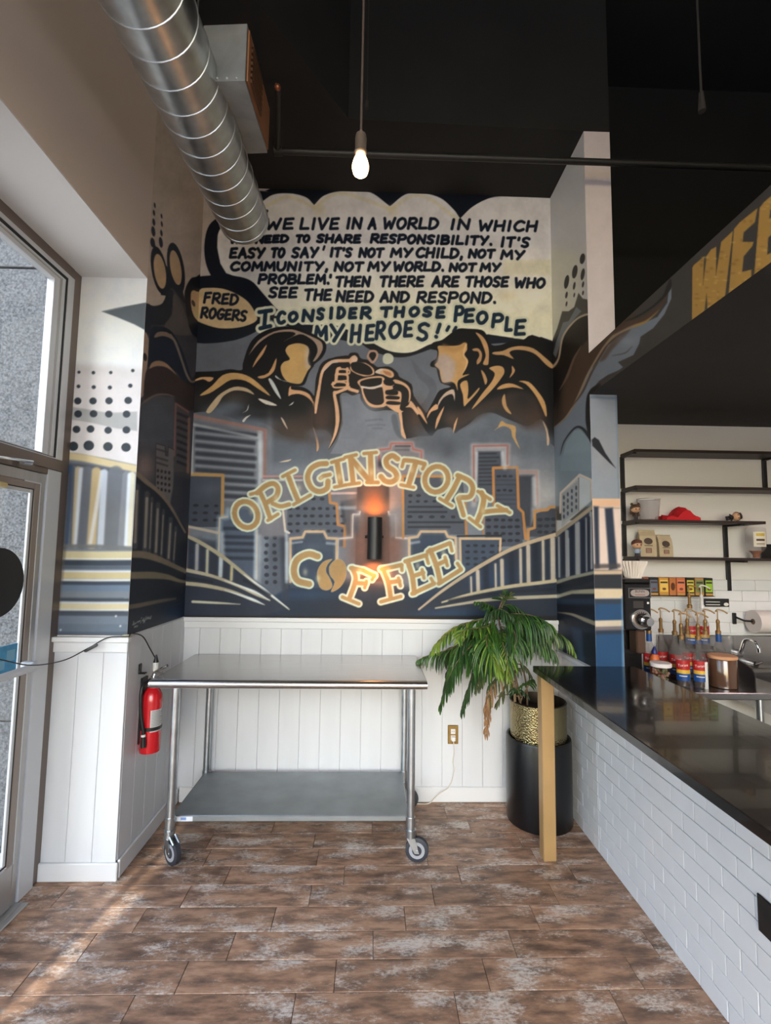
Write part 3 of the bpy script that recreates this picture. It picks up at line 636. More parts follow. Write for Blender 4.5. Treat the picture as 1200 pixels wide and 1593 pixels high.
    c.fill([(476,833),(503,833),(503,842),(476,842)], (58,70,84), 1); c.spray(668,850,18,14,(40,58,82),.7); c.spray(490,850,26,8,(84,94,108),.6)
    c.line([(446,828),(446,905)], 5, (196,204,212), 2.5, .6, sm=0)
    c.fill([(716,838),(780,838),(778,880),(720,920)], (62,74,92), 1.5); win(728,849,12.5,9.6,5,4,3.6,2.2)
    c.line([(717,880),(716,838),(779,838),(778,862)], 3.6, (206,176,140), .9, sm=0); c.line([(712,834),(780,833)], 2.6, (28,30,38), 1, .9, sm=0)
    for p,w in (([(299,660),(401,681)],4),([(299,668),(299,735)],4),([(404,690),(404,800)],9),([(346,830),(348,895)],6),([(403,835),(402,925)],7),([(447,845),(447,900)],5),([(529,790),(552,790)],5),([(742,705),(741,760)],4),([(782,705),(786,728)],6),([(831,745),(833,785)],6),([(455,845),(470,843)],3),([(509,845),(521,846)],4),([(640,845),(652,843)],4),([(700,845),(708,850)],4)):
        c.line(p, w, (214,218,224), w*.55, .5, sm=0)
    for cx,cy,rx,ry in ((420,790,14,26),(560,800,10,20),(612,800,10,20),(800,720,10,20),(420,690,5,40)): c.spray(cx,cy,rx,ry,(176,176,184),.35)
    # ---- bridges: left
    c.fill([(262,826),(289,832),(330,858),(400,905),(448,947),(400,960),(262,960)], (44,50,64), 3)
    for x,y0,y1,w,co in ((290,842,884,4.5,(128,108,98)),(307,848,885,5,(176,172,172)),(323,856,892,4,(196,190,160)),(344,868,896,6,(206,212,216)),(361,880,902,4,(206,190,140))):
        c.line([(x,y0),(x-1,y1)], w+3, (84,96,116), 2.5, .7, sm=0); c.line([(x,y0),(x-1,y1)], w, co, 1.4, .9, sm=0)
    c.line([(288,818),(340,829)], 4.2, (190,176,156), 1.2, .9, sm=0); c.line([(318,835),(333,838)], 5, (116,128,142), 2.5, .7, sm=0)
    c.line([(286,832),(310,843),(345,865),(385,897),(410,917),(450,948)], [4.5,6,6,5,4,2], (176,166,140), 1., sm=4)
    c.line([(380,894),(410,916),(448,946)], [1,4,1], (222,226,226), 1, .9, sm=0)
    c.line([(286,886),(330,896),(370,911),(400,925),(420,934)], [6,5,4.5,5,2], (184,172,148), 1., sm=5); c.line([(350,903),(395,920),(418,933)], [1,4,1], (226,228,226), 1, .9)
    c.line([(284,907),(320,911),(360,920),(395,934),(412,941)], [6,6,5,4,1], (182,170,144), 1., sm=5); c.line([(350,918),(392,932),(410,940)], [1,4,1], (220,226,228), 1, .9)
    c.line([(300,936),(340,938),(374,940)], [4,3.5,1], (196,190,168), 1.)
    for p in ([(290,899),(330,905)],[(380,903),(420,925)]): c.line(p, 4, (26,30,40), 2.5, .8, sm=0)
    # right bridge
    c.fill([(652,948),(700,905),(770,862),(835,838),(905,815),(905,962),(652,962)], (38,46,60), 2.5)
    c.spray(770,900,40,22,(36,60,90),.7); c.spray(700,955,60,8,(34,64,96),.6); c.spray(850,895,20,30,(30,40,56),.7)
    for x,y0,y1,w in ((733,898,924,2.6),(743.5,889,919,5.5),(771,878,914,3),(781,872,911,5.5),(810,855,907,4),(822,850,905,6),(845,842,902,4),(860,838,902,7)):
        c.line([(x,y0),(x+.8,y1)], w+3, (96,100,110), 2.5, .6, sm=0); c.line([(x,y0),(x+.8,y1)], w, (190,176,160), 1.1, .95, sm=0)
    for x in (756,796,833): c.line([(x,876-(x-756)*.4),(x+1,912)], 8, (24,32,48), 3, .8, sm=0)
    c.line([(652,948),(690,918),(735,888),(790,857),(830,842),(870,830),(905,817)], [3,4.5,6,6,6,6,6], (184,162,136), 1., sm=5)
    c.line([(688,937),(730,925),(790,913),(845,906),(905,898)], [2.5,4.5,5.5,5.5,5], (188,172,142), 1., sm=5)
    c.line([(678,946),(720,939),(770,932),(830,929),(905,926)], [2.5,4,5.5,5.5,5], (176,164,142), 1., sm=5)
    c.line([(700,935),(780,922),(860,917)], 5, (26,30,40), 2.5, .8)
    # ---- ORIGIN STORY COFFEE letters: skeleton strokes, pale outline then gold
    Q1,Q2,Q3,Q4 = XF(6.667,285,640), XF(5.4545,440,680), XF(4.444,610,680), XF(4.138,440,810)
    circ = lambda cx,cy,rx,ry,a=0,n=20: [(cx+rx*np.cos(t)*np.cos(np.radians(a))-ry*np.sin(t)*np.sin(np.radians(a)), cy+rx*np.cos(t)*np.sin(np.radians(a))+ry*np.sin(t)*np.cos(np.radians(a))) for t in np.linspace(0,2*np.pi,n)]
    LT = [
     (Q1,6.4,circ(655,1070,118,140,-25),0),
     (Q1,6,[(800,840),(845,940),(905,1110)],4),(Q1,6.5,[(770,845),(860,770),(940,750),(985,800),(965,880),(880,940)],6),(Q1,5.5,[(930,955),(1010,985),(1100,965)],4),(Q1,4,[(700,860),(790,835)],0),(Q1,4,[(880,1130),(985,1065)],0),
     (Q1,6.5,[(1095,680),(1140,800),(1195,930)],0),(Q2,4,[(0,335),(50,308),(105,280)],0),(Q2,4,[(92,572),(160,535),(235,492)],0),
     (Q2,7,[(370,225),(300,232),(235,275),(212,350),(245,430),(310,462),(375,435),(385,375)],6),(Q2,5,[(400,318),(345,330),(320,350)],0),
     (Q2,7,[(462,215),(490,385)],0),(Q2,4,[(415,215),(520,185)],0),(Q2,4,[(440,425),(540,405)],0),
     (Q2,6.5,[(575,180),(598,385)],0),(Q2,7,[(580,180),(660,280),(745,378)],0),(Q2,7,[(745,150),(752,375)],0),(Q2,4,[(530,172),(625,150)],0),(Q2,4,[(690,140),(795,130)],0),(Q2,4,[(560,402),(650,390)],0),(Q2,4.5,[(715,385),(810,385)],0),
     (Q2,7,[(975,185),(930,158),(880,190),(890,245),(950,290),(968,345),(925,380),(870,372),(835,335)],6),
     (Q3,5.5,[(85,160),(150,165),(225,185)],0),(Q3,7,[(165,175),(118,325)],0),(Q3,4,[(62,330),(150,348)],0),(Q3,4,[(80,165),(70,205)],0),(Q3,4,[(228,188),(212,220)],0),
     (Q3,6.5,circ(308,292,80,90,20),0),
     (Q3,6.5,[(470,270),(425,360),(375,440)],0),(Q3,6.5,[(455,265),(530,300),(560,350),(540,410),(470,418)],6),(Q3,6,[(460,425),(480,490),(495,540)],0),(Q3,4,[(330,425),(415,475)],0),
     (Q3,7,[(620,385),(635,430),(620,510)],4),(Q3,6,[(790,505),(700,510),(620,520)],4),(Q3,6.5,[(620,510),(590,580)],0),(Q3,4,[(595,375),(680,430)],0),(Q3,4,[(730,475),(815,522)],0),(Q3,4,[(535,560),(612,620)],0),
     (Q4,8.5,[(225,230),(165,215),(95,250),(72,320),(95,385),(170,408)],6),
     (Q4,6,[(450,305),(470,380),(430,500)],5),(Q4,5.5,[(440,305),(520,320),(590,355)],0),(Q4,5.5,[(465,400),(535,405)],0),(Q4,4.5,[(385,492),(490,535)],0),(Q4,4,[(592,350),(575,380)],0),(Q4,4,[(540,390),(528,432)],0),
     (Q4,6,[(650,320),(680,400),(695,490)],4),(Q4,5.5,[(635,312),(700,300),(765,285)],0),(Q4,5.5,[(680,398),(750,388)],0),(Q4,4.5,[(632,522),(760,488)],0),(Q4,4,[(766,285),(768,320)],0),(Q4,4,[(745,370),(758,420)],0),
     (Q4,6.5,[(805,262),(835,360),(848,465)],4),(Q4,5.5,[(790,262),(925,222)],0),(Q4,5.5,[(838,358),(905,335)],0),(Q4,5.5,[(835,470),(975,405)],0),(Q4,4,[(922,222),(938,275)],0),(Q4,4,[(955,372),(975,405)],0),(Q4,4,[(898,315),(910,370)],0),
     (Q4,6.5,[(950,190),(990,290),(1015,395)],4),(Q4,5.5,[(935,200),(1075,145)],0),(Q4,5.5,[(985,288),(1050,258)],0),(Q4,5.5,[(1005,405),(1148,315)],0),(Q4,4,[(1078,145),(1090,195)],0),(Q4,4,[(1125,275),(1150,312)],0),(Q4,4,[(1045,235),(1060,290)],0),
    ]
    for co,ex,sf in (((208,214,192),7.4,.8),((172,136,88),1.2,.9)):
        for T,w,p,sm in LT: c.line(T(*p), w+ex, co, sf, sm=sm)
        for p in ([(318,248),(258,268),(222,335),(238,425),(282,448),(318,425),(305,375),(278,325),(290,280)],[(345,250),(302,292),(305,350),(335,395),(312,458),(368,430),(404,370),(408,300),(385,258)]):
            q = smooth(Q4(*p),4,True)
            if ex > 0: c.fill(q, co, .8); 
            else:
                m = q.mean(0); c.fill(m+(q-m)*.72, co, .9)
    for x,y in ((392,795),(430,775),(465,760),(500,745),(528,742),(560,730),(578,735),(622,745),(640,730),(690,745),(715,770),(752,795),(475,890),(495,900),(560,890),(605,890),(650,880),(690,860)):
        c.spray(x,y,4,6,(226,218,180),.45)
    c.spray(350,965,90,4,(24,24,28),.8); c.fill([(262,958),(905,958),(905,992),(262,992)], (30,30,34), 2)
    c.mottle(rng, .045)
    return c

def paint_left():
    rng = np.random.default_rng(5)
    c = Canvas(180, 190, 330, 1020, (146,128,120))
    T = XF(6.928,195,290)
    DK=(22,26,36)
    for x,y,rx,ry in ((228,168,7,25),(233,277,12,36),(225,385,15,44),(214,517,26,66),(316,203,9,30),(308,285,11,32),(306,385,14,40),(301,485,20,56),(293,605,24,52),(390,320,9,26),(392,405,10,31),(388,503,12,36),(382,603,20,58)):
        c.ell(195+x/6.928,290+y/6.928,rx/6.928,ry/6.928,DK,-8)
    c.line(T((293,600),(330,690)),4,DK,sm=0)
    for (x,y,rx,ry,a) in ((365,905,82,262,-10),(545,885,88,282,-9)): c.ell(195+x/6.928,290+y/6.928,rx/6.928,ry/6.928,DK,a)
    c.fill(T((440,850),(600,1050),(640,1220),(900,1350),(900,1400),(660,1330),(560,1180),(450,1180),(380,1170)),DK,.8)
    # dark mass below
    c.fill([(196,472),(225,472),(240,476),(255,470),(262,452),(270,450),(285,470),(300,480),(330,490),(330,1010),(180,1010),(180,520)],(48,46,52),.9,sm=3)
    c.fill(T((-100,1255),(210,1255),(300,1290),(400,1260),(460,1120),(520,1150),(500,1400),(420,1490),(280,1500),(240,1600),(-100,1600)),(26,30,40),.8,sm=3)
    c.fill(T((520,1160),(600,1250),(680,1450),(760,1593),(500,1593),(420,1500),(500,1380)),(66,60,62),1,sm=3)
    for (x,y,rx,ry,a) in ((372,915,62,190,-9),(542,875,58,190,-10)): c.ell(195+x/6.928,290+y/6.928,rx/6.928,ry/6.928,(150,122,98),a)
    c.fill(T((640,1130),(700,1000),(760,975),(900,960),(900,1593),(720,1593),(650,1300)),(18,22,32),.8,sm=3)
    c.fill(T((705,1160),(735,1120),(790,1135),(900,1090),(900,1500),(770,1440),(715,1330)),(176,140,110),.8,sm=3); c.ell(195+733/6.928,290+1260/6.928,2.4,5.4,(52,44,42),-20)
    T = XF(6.13,195,480)
    c.fill(T((180,210),(230,330),(215,490),(190,700),(190,800),(140,860),(60,900),(60,210)),(128,104,92),1,sm=3)
    c.ell(195+187/6.13,480+463/6.13,3,6.4,(38,34,36),-8)
    c.fill(T((240,200),(320,170),(420,200),(490,290),(560,440),(610,600),(640,660),(700,600),(720,720),(640,760),(560,740),(500,620),(420,560),(300,520),(220,560),(215,480)),(22,28,40),.8,sm=3)
    c.line(T((430,250),(480,330),(540,500),(590,640),(640,700),(720,650)),[3,4,3.5,3.5,3,3],(96,84,80),1)
    c.fill(T((275,278),(300,230),(360,220),(420,240),(480,320),(420,280),(350,262)),(102,84,76),.9,sm=3)
    c.fill(T((225,590),(250,520),(320,497),(400,530),(490,635),(400,565),(320,548),(260,560)),(124,94,78),.9,sm=3)
    c.fill(T((190,620),(240,570),(320,550),(400,570),(490,640),(600,720),(720,760),(720,900),(600,980),(480,900),(300,820),(180,880)),(42,34,36),1.2,sm=3)
    c.line(T((140,960),(200,880),(300,825),(390,820),(460,838)),[8,4,3,2],(92,74,66),1.2)
    c.fill(T((140,920),(300,830),(470,840),(470,1250),(100,1280)),(58,56,62),2.5); c.spray(245,655,22,28,(66,66,72),.7); c.spray(225,725,16,22,(104,84,80),.9); c.spray(240,690,26,10,(74,70,74),.6)
    # towers
    c.fill(T((475,900),(610,985),(610,1560),(460,1560)),(62,54,56),1.5)
    for i in range(8):
        y=1000+i*66; c.line(T((500,y),(590,y+36)),4.2,(28,26,32),1.4,.9,sm=0)
    c.line(T((600,985),(480,905),(466,1400)),3.2,(104,70,66),1,.9,sm=0); c.line(T((608,1050),(596,1560)),4,(120,82,66),1.5,.8,sm=0)
    c.fill(T((285,1280),(380,1310),(380,1400),(400,1410),(400,1320),(460,1340),(460,1900),(290,1800)),(84,76,76),1)
    for y in (1340,1420,1470): c.line(T((300,y),(400,y+30)),3,(46,40,42),1,.8,sm=0)
    for i in range(4):
        for j in range(4): c.ell(195+(310+i*36)/6.13,480+(1545+j*58+i*7)/6.13,1.9,2.6,(34,30,34))
    c.line(T((285,1750),(290,1285),(378,1310),(384,1400),(404,1405),(408,1320),(462,1345)),1.6,(44,38,40),.7,.9,sm=0)
    c.fill([(272,740),(296,745),(290,830),(262,800)],(44,42,48),2)
    # bridge
    T = XF(5.308,190,700)
    c.fill(T((-60,180),(120,215),(300,340),(420,500),(560,690),(560,1600),(-60,1600)),(26,28,36),1.2)
    for x,y0,y1,w in ((118,300,800,6),(200,360,840,6),(240,400,850,2.4),(290,450,880,5),(335,500,900,2.4),(395,570,930,4.5),(437,640,945,2)):
        c.line(T((x+6,y0),(x-14,y1)),w+2,(66,62,64),2,.7,sm=0); c.line(T((x+4,y0+40),(x-12,y1-40)),w*.7,(122,106,96),1.4,.85,sm=0)
    c.line(T((-60,150),(100,185),(200,265),(300,345),(400,470),(520,680)),[10,8,7,6,4.5,3],(96,80,70),1.2,sm=4)
    c.line(T((-60,880),(80,862),(200,870),(320,910),(420,955),(540,1010)),[13,11,11,9,7,6],(96,80,68),1.2,sm=4)
    c.line(T((-60,1040),(120,1035),(260,1035),(380,1050),(470,1080),(540,1090)),[12,11,11,8,5,4],(96,82,68),1.2,sm=4)
    c.line(T((-60,1310),(100,1290),(240,1262),(360,1240),(440,1228)),[8,7,6,5,3],(78,66,58),1.2,sm=4)
    c.spray(270,955,20,16,(24,36,54),.8)
    rs = np.random.default_rng(1)                       # painter's small scrawled signature
    x=[90]; 
    for k in range(26):
        xx=85+k*6; yy=1440-k*2.1
        c.line(T((xx,yy+rs.normal()*9),(xx+5,yy+rs.normal()*12-8)),1.0,(150,140,136),.5,.8,sm=0)
    for k in range(5): c.line(T((100+k*6,1462-k+rs.normal()*4),(104+k*6,1455-k)),.9,(150,140,136),.5,.8,sm=0)
    c.mottle(rng,.05)
    return c

def paint_column():
    rng = np.random.default_rng(6)
    c = Canvas(60, 420, 245, 1005, (226,227,228))
    c.fill([(60,566),(250,575),(250,730),(60,720)],(206,200,200),9,.9); c.spray(130,575,60,8,(196,190,188),.6)
    T = XF(4.286,60,380)
    c.fill(T((420,448),(520,425),(720,388),(760,388),(760,600),(705,570),(640,535),(520,485)),(92,100,106),.9); c.line(T((440,447),(560,420)),1.6,(150,156,160),1.2,.7,sm=0)
    T = XF(3.619,70,560); K=(46,54,62)
    c.fill(T((140,262),(250,280),(360,298),(520,290),(520,400),(400,385),(250,352),(140,335)),(164,164,164),1.5)
    for x,y,r in ((192,69,9),(273,72,10.5),(371,71,10),(495,60,10),(189,149,11),(275,153,12),(366,155,12),(481,145,12.5),(185,231,21),(271,231,21),(361,230,21),(469,228,21.5),(187,304,22),(274,303,22),(360,305,21),(460,305,21.5),(178,391,22),(257,389,22),(356,396,21),(459,394,22)):
        c.ell(70+x/3.619,560+y/3.619,r/3.619,r*.93/3.619,K,-10)
    for x,y,r in ((160,486,28),(247,482,30),(355,488,27),(457,492,27)): c.ell(70+x/3.619,560+y/3.619,r/3.619,r*.93/3.619,K,-10)
    c.fill(T((60,520),(180,525),(350,555),(560,600),(560,1100),(40,1060)),(112,116,124),1.5)
    c.line(T((60,538),(200,548),(350,580),(560,622)),11,(206,188,146),2,.95,sm=4)
    c.fill(T((60,575),(250,590),(480,635),(560,650),(560,1070),(60,1060)),(120,122,126),2)
    c.line(T((60,582),(250,598),(480,640)),5,(70,74,82),3,.8,sm=0)
    for x0,x1,w,co in ((140,108,13,(52,76,108)),(160,150,6,(84,88,98)),(188,168,10,(186,170,140)),(205,176,8,(200,208,218)),(240,205,14,(98,102,110)),(290,262,14,(190,168,124)),(322,255,6,(206,204,200)),(335,312,10,(190,198,208)),(400,380,24,(104,108,114)),(460,430,12,(128,132,138)),(490,470,11,(216,210,186)),(475,455,5,(206,214,222))):
        c.line(T((x0,600+x0*.1),(x1,1040)),w,co,2.2,.9,sm=0)
    c.line(T((108,1048),(300,1050),(480,1060)),6,(110,112,112),2,.9,sm=0)
    c.fill(T((40,1060),(560,1075),(560,1600),(20,1600)),(112,122,134),2)
    for y,w,co in ((1098,13,(206,192,150)),(1122,4,(220,220,214)),(1140,9,(52,60,70)),(1166,5,(82,90,100)),(1190,4,(214,216,214)),(1212,10,(204,186,138)),(1238,4,(222,222,214)),(1257,7,(56,64,76)),(1290,14,(104,120,138)),(1322,12,(120,126,132)),(1350,5,(62,68,76)),(1366,4,(206,210,214)),(1386,9,(210,196,156)),(1408,4,(222,222,214)),(1425,8,(70,76,86)),(1470,14,(108,118,130)),(1510,14,(96,106,118)),(1550,12,(78,88,100))):
        c.line(T((55,y),(300,y+3),(520,y+2)),w,co,1.8,.92,sm=0)
    for y in (1345,1420): c.line(T((70,y),(440,y+2)),4,(66,72,82),2,.7,sm=0)
    c.line([(105,740),(98,860),(84,990)],9,(92,84,78),3,.6,sm=0)
    for x,y in ((88,1520),(425,1498),(400,1442)): c.spray(70+x/3.619,560+y/3.619,1.5,1.5,(226,228,230),.9)
    c.mottle(rng,.018)
    return c

def paint_right():
    rng = np.random.default_rng(7)
    c = Canvas(845, 180, 1330, 1060, (198,197,195))
    T = XF(4.552,850,370)
    c.fill([(845,380),(905,395),(905,480),(845,560)],(206,204,188),14,.9)
    K=(42,41,40)
    for x,y,rx,ry in ((258,148,18,38),(204,240,18,48),(146,312,16,49),(260,258,13,42),(200,340,8,28),(262,330,7,22),(145,405,8,24),(200,405,5,16),(262,390,6,16),(145,468,6,18)):
        c.ell(850+x/4.552,370+y/4.552,rx/4.552,ry/4.552,K,10)
    c.fill(T((-20,760),(40,740),(80,640),(115,520),(160,520),(200,490),(230,390),(260,430),(310,440),(330,440),(340,2000),(-20,2000)),(70,69,66),.9)
    # bulkhead face ground
    c.fill(T((300,560),(420,640),(480,480),(900,80),(2200,-1100),(2200,900),(420,1060),(330,1100),(300,900)),(66,64,62),1)
    # lower wing: sky blue
    c.fill(T((-20,1340),(60,1320),(180,1200),(330,900),(340,1120),(330,1900),(-20,1900)),(116,126,136),1.5)
    # dark figure arm
    c.fill(T((-20,740),(40,740),(120,640),(180,570),(320,540),(320,780),(240,1000),(170,1180),(80,1330),(-20,1350)),(34,31,30),1,sm=0)
    c.fill(T((200,840),(320,700),(420,640),(540,590),(640,560),(330,900),(230,1120),(110,1320),(60,1340),(40,1250),(110,1080)),(76,62,52),2,sm=3)
    c.spray(868,605,7,50,(22,21,24),.9); c.spray(880,560,10,16,(24,23,24),.8)
    c.line(T((95,1080),(150,980),(200,850),(250,765)),[1,4,3,1],(110,92,78),1)
    # wing/cape
    c.fill(T((320,1080),(300,1110),(300,1200),(290,1330),(200,1440),(120,1430),(60,1593),(60,1340),(130,1290),(210,1180),(290,980),(380,860),(440,760),(520,700),(600,640),(700,600),(790,560),(860,460),(870,360),(890,345),(888,430),(840,540),(760,640),(670,700),(660,750),(620,830),(510,880),(545,915),(520,935),(440,970),(380,1010)),(120,130,142),.9)
    c.fill(T((530,670),(560,640),(600,640),(560,700),(470,790),(420,860),(380,870),(440,770)),(92,80,74),2.5,.9,sm=3)
    c.line(T((60,1340),(140,1270),(210,1160),(290,980),(350,870),(420,760),(500,680),(600,630),(700,590),(790,510)),[1,2,3,3,3,3,5,6,5,1],(150,132,110),1.,sm=5)
    c.line(T((620,630),(700,590),(780,520),(810,480)),[2,6,5,1],(168,136,78),1.5,sm=5)
    c.line(T((480,680),(600,610),(700,570),(790,500),(850,420)),[2,6,7,6,2],(84,64,54),1.5,sm=5)
    c.line(T((560,590),(640,560),(740,500),(830,420),(870,350),(880,300)),[1,3,3,4,8,4],(34,34,36),1.,sm=5)
    c.line(T((370,880),(320,960),(260,1090),(180,1200)),[1,3,3,1],(76,66,60),1.2,sm=5); c.line(T((470,835),(560,815),(610,770)),[1,2,1],(92,84,84),1,sm=4); c.spray(978,530,14,8,(150,158,170),.5)
    c.line(T((380,1040),(330,1080),(300,1140),(296,1280),(310,1360),(330,1460)),[4,7,6,7,8,8],(34,35,38),.9,sm=5)
    c.line(T((100,1540),(130,1440),(200,1350),(250,1345),(300,1400),(330,1470)),[.8,2,3,4,5,6],(38,42,46),.8,sm=5)
    c.fill(T((110,1593),(140,1450),(200,1365),(245,1360),(300,1420),(335,1490),(335,1650),(100,1650)),(134,150,160),1.2,sm=0)
    c.fill(T((50,820),(70,740),(120,600),(160,590),(215,490),(250,520),(180,600),(120,690),(70,850)),(110,118,126),.9)
    c.line(T((20,900),(50,910),(90,850),(120,700),(200,590),(270,548),(320,540)),[4,4,3,3,3,3,3],(182,168,148),.9,sm=5)
    c.fill(T((-20,740),(30,745),(50,860),(20,890),(-20,860)),(18,18,22),1)
    # building block + bridge on wing
    T = XF(4.422,845,680)
    c.fill(T((60,120),(360,100),(360,480),(60,480)),(122,138,148),6,.7); c.spray(858,765,10,34,(196,190,184),.7)
    c.fill(T((125,380),(250,255),(330,290),(335,440),(130,620)),(176,176,172),1)
    c.fill(T((130,390),(240,300),(245,510),(140,580)),(150,154,156),1.5); c.fill(T((250,270),(325,300),(325,440),(252,500)),(186,192,194),1.5)
    for i,x in enumerate((145,172,200,230)):
        for j in range(4): c.ell(845+x/4.422,680+(415-i*22+j*44)/4.422,1.6,3.4,(70,76,86))
    c.line(T((120,520),(122,385),(255,258),(335,295),(342,430)),3,(206,190,178),.8,sm=0); c.line(T((247,280),(247,505)),1.2,(110,104,102),.6,sm=0)
    c.fill(T((-40,700),(90,690),(200,600),(350,480),(380,480),(380,960),(90,1010),(-40,1010)),(46,58,76),1.2)
    c.line(T((85,520),(85,690)),5,(150,120,88),1.4,.7,sm=0)
    for x,y0,y1,w in ((110,690,960,3),(165,650,955,6),(175,700,950,3),(232,600,940,5),(245,590,940,4.5),(300,560,920,3),(330,520,900,4.5)):
        c.line(T((x,y0),(x+4,y1)),w,(168,168,166),1.4,.9,sm=0)
    for x in (200,275,315,140): c.line(T((x,660-(x-140)*.6),(x+3,940)),5,(26,34,50),1.6,.85,sm=0)
    c.line(T((-40,700),(90,672),(200,590),(350,475),(420,450)),[5,6,6,6,6],(168,152,128),1,sm=0)
    c.fill(T((-40,1000),(90,990),(380,930),(380,1600),(-40,1600)),(30,36,46),1.2)
    c.line(T((-40,1010),(90,1000),(200,965),(380,925)),[5,5.5,5,5],(150,146,128),1,sm=0)
    c.line(T((-40,1110),(90,1100),(200,1065),(380,1060)),[5,5,6,8],(156,150,128),1.2,sm=0); c.spray(866,927,5,4,(206,208,206),.8)
    c.line(T((100,1060),(230,1040),(370,1000)),6,(50,54,60),3,.6,sm=0); c.line(T((100,1180),(370,1190)),12,(24,27,34),3,.8,sm=0); c.line(T((100,1130),(370,1130)),8,(44,62,82),3,.7,sm=0)
    c.line(T((100,1205),(200,1220),(300,1260),(380,1290)),[1,4,6,7],(138,128,108),1.4,sm=4)
    c.fill(T((90,1290),(370,1330),(370,1600),(90,1600)),(36,48,64),4); c.fill(T((270,1330),(370,1345),(370,1600),(300,1600),(280,1450)),(28,34,42),3); c.fill(T((200,1310),(265,1330),(280,1600),(210,1600)),(52,66,86),4,.8)
    # gold lettering on the bulkhead
    G=(176,138,74)
    T = XF(3.0057,850,190)
    for poly in ([(685,680),(692,668),(740,628),(735,760),(752,625),(772,596),(797,582),(795,720),(820,560),(875,508),(835,838),(795,880),(758,900),(752,800),(738,910),(683,955)],
                 [(880,500),(905,470),(990,402),(978,468),(925,515),(920,560),(972,560),(965,580),(925,628),(918,700),(962,690),(960,735),(920,790),(852,838)],
                 [(1000,400),(1020,375),(1120,290),(1110,360),(1050,410),(1045,450),(1100,430),(1095,490),(1040,540),(1035,620),(1095,590),(1090,640),(1040,690),(972,748)]):
        c.fill(T(*poly), G, .8, sm=0)
    rs=np.random.default_rng(2)
    for k in range(260):
        x=rs.uniform(1078,1225); y=rs.uniform(285,505)-(x-1078)*.72+40
        i,j=int((x-c.x0)*c.sc),int((y-c.y0)*c.sc)
        if 0<=i<c.w and 0<=j<c.h and c.a[j,i,0]>.5: c.spray(x,y,rs.uniform(1,5),rs.uniform(.8,2.5),(214,178,104) if rs.random()<.5 else (134,100,50),.55)
    c.mottle(rng,.018)
    return c

def paint_end():
    rng = np.random.default_rng(8)
    c = Canvas(900, 190, 990, 1060, (184,168,168))
    T = XF(4.422,845,680)
    c.fill([(895,600),(995,600),(995,790),(895,790)],(126,128,138),2); c.line([(960,612),(964,700),(965,780)],5,(84,100,120),3,.7,sm=0); c.spray(940,700,16,40,(138,132,136),.6); c.line([(918,618),(966,620)],3,(86,102,120),2,.7,sm=0)
    c.fill(T((335,20),(355,0),(385,20),(430,110),(502,215),(460,180),(340,60)),(34,33,38),.8)
    c.fill(T((330,425),(535,425),(545,1600),(340,1600)),(196,170,160),1)
    c.line(T((330,450),(545,452)),12,(196,152,122),2,.9,sm=0); c.line(T((360,482),(545,490)),2.5,(150,128,120),1.4,.8,sm=0)
    for pts in ([(348,475),(382,478),(390,900),(360,905)],[(425,490),(480,485),(512,905),(455,915)]): c.fill(T(*pts),(40,46,60),2.4)
    c.line(T((345,890),(520,885)),7,(60,54,56),2.5,.8,sm=0)
    c.fill(T((340,915),(545,915),(545,1045),(345,1045)),(40,40,46),2); c.line(T((345,932),(545,930)),6,(176,148,124),1.6,.95,sm=0)
    c.line(T((350,1075),(550,1075)),14,(180,158,132),1.6,.95,sm=0)
    c.fill(T((350,1115),(555,1112),(560,1600),(350,1600)),(34,60,90),2); c.line(T((355,1130),(550,1130)),8,(44,48,56),2.5,.85,sm=0)
    c.line(T((355,1285),(550,1280)),10,(182,160,140),1.6,.95,sm=0); c.line(T((360,1320),(550,1315)),6,(120,96,92),2,.8,sm=0); c.line(T((360,1345),(550,1340)),6,(38,40,48),3,.8,sm=0)
    c.line(T((545,1100),(552,1600)),3,(96,124,150),1.6,.7,sm=0)
    c.mottle(rng,.018)
    return c
# ================================================================ STRUCTURE
def struct(name, b, m, parent=None, **k): return b.build(name, m, parent, kind='structure', **k)
# ---- walls
wb = struct('wall_back', MB().box((-1.75, D, 0), (XR+WW, D+.12, 5.6)), M_WARM)
wl = struct('wall_left', MB().box((-1.80, YL, 0), (XL, D, 5.6)).box((-1.80, -3.6, ZH), (XL, YL, 5.6)), M_WARM)
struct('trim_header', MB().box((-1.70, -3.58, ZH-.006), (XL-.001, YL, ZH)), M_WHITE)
ww = struct('wall_wing', MB().box((XR, YS, 0), (XR+WW, D, ZT)), M_WHITE)
struct('wall_bar', MB().box((XR+WW, 3.53, 0), (4.7, 3.65, ZS1)), M_WHITE)
struct('wall_upper', MB().box((XR+WW, 3.53, ZS1), (4.7, 3.65, 5.6)), M_DKBLK)
struct('wall_right', MB().box((4.6, -3.6, 0), (4.72, 3.53, 5.6)), M_WARM)
struct('wall_front_with_sun_blocker', MB().box((-1.8, -3.72, 4.7), (4.72, -3.6, 5.6)).box((-1.8, -3.72, 0), (4.72, -3.6, .35)).box((2.6, -3.72, .35), (4.72, -3.6, 4.7)).box((-2.4, -5.9, 4.7), (4.72, -3.72, 4.8)), M_WARM)  # last box: unseen canopy added to keep sun off the visible floor
struct('ceiling', MB().box((-1.8, -3.72, 5.4), (4.72, 3.65, 5.6)), M_DKBLK)
struct('ceiling_soffit', MB().prism([(XL, D), (XR+WW, D), (XR+WW, YS), (-.19, 2.85), (-.586, 2.241), (XL, 1.16)], ZT, 5.4), M_BLACK)
bk = struct('ceiling_bar', MB().box((XR, -2.2, ZS1), (4.6, YS, ZS2)).box((XR+WW, YS, ZS1), (4.6, 3.53, ZS2)), M_SOFF)
hw = struct('wall_counter', MB().box((XR, .3, 0), (1.45, YS, .998)), M_GROUT)

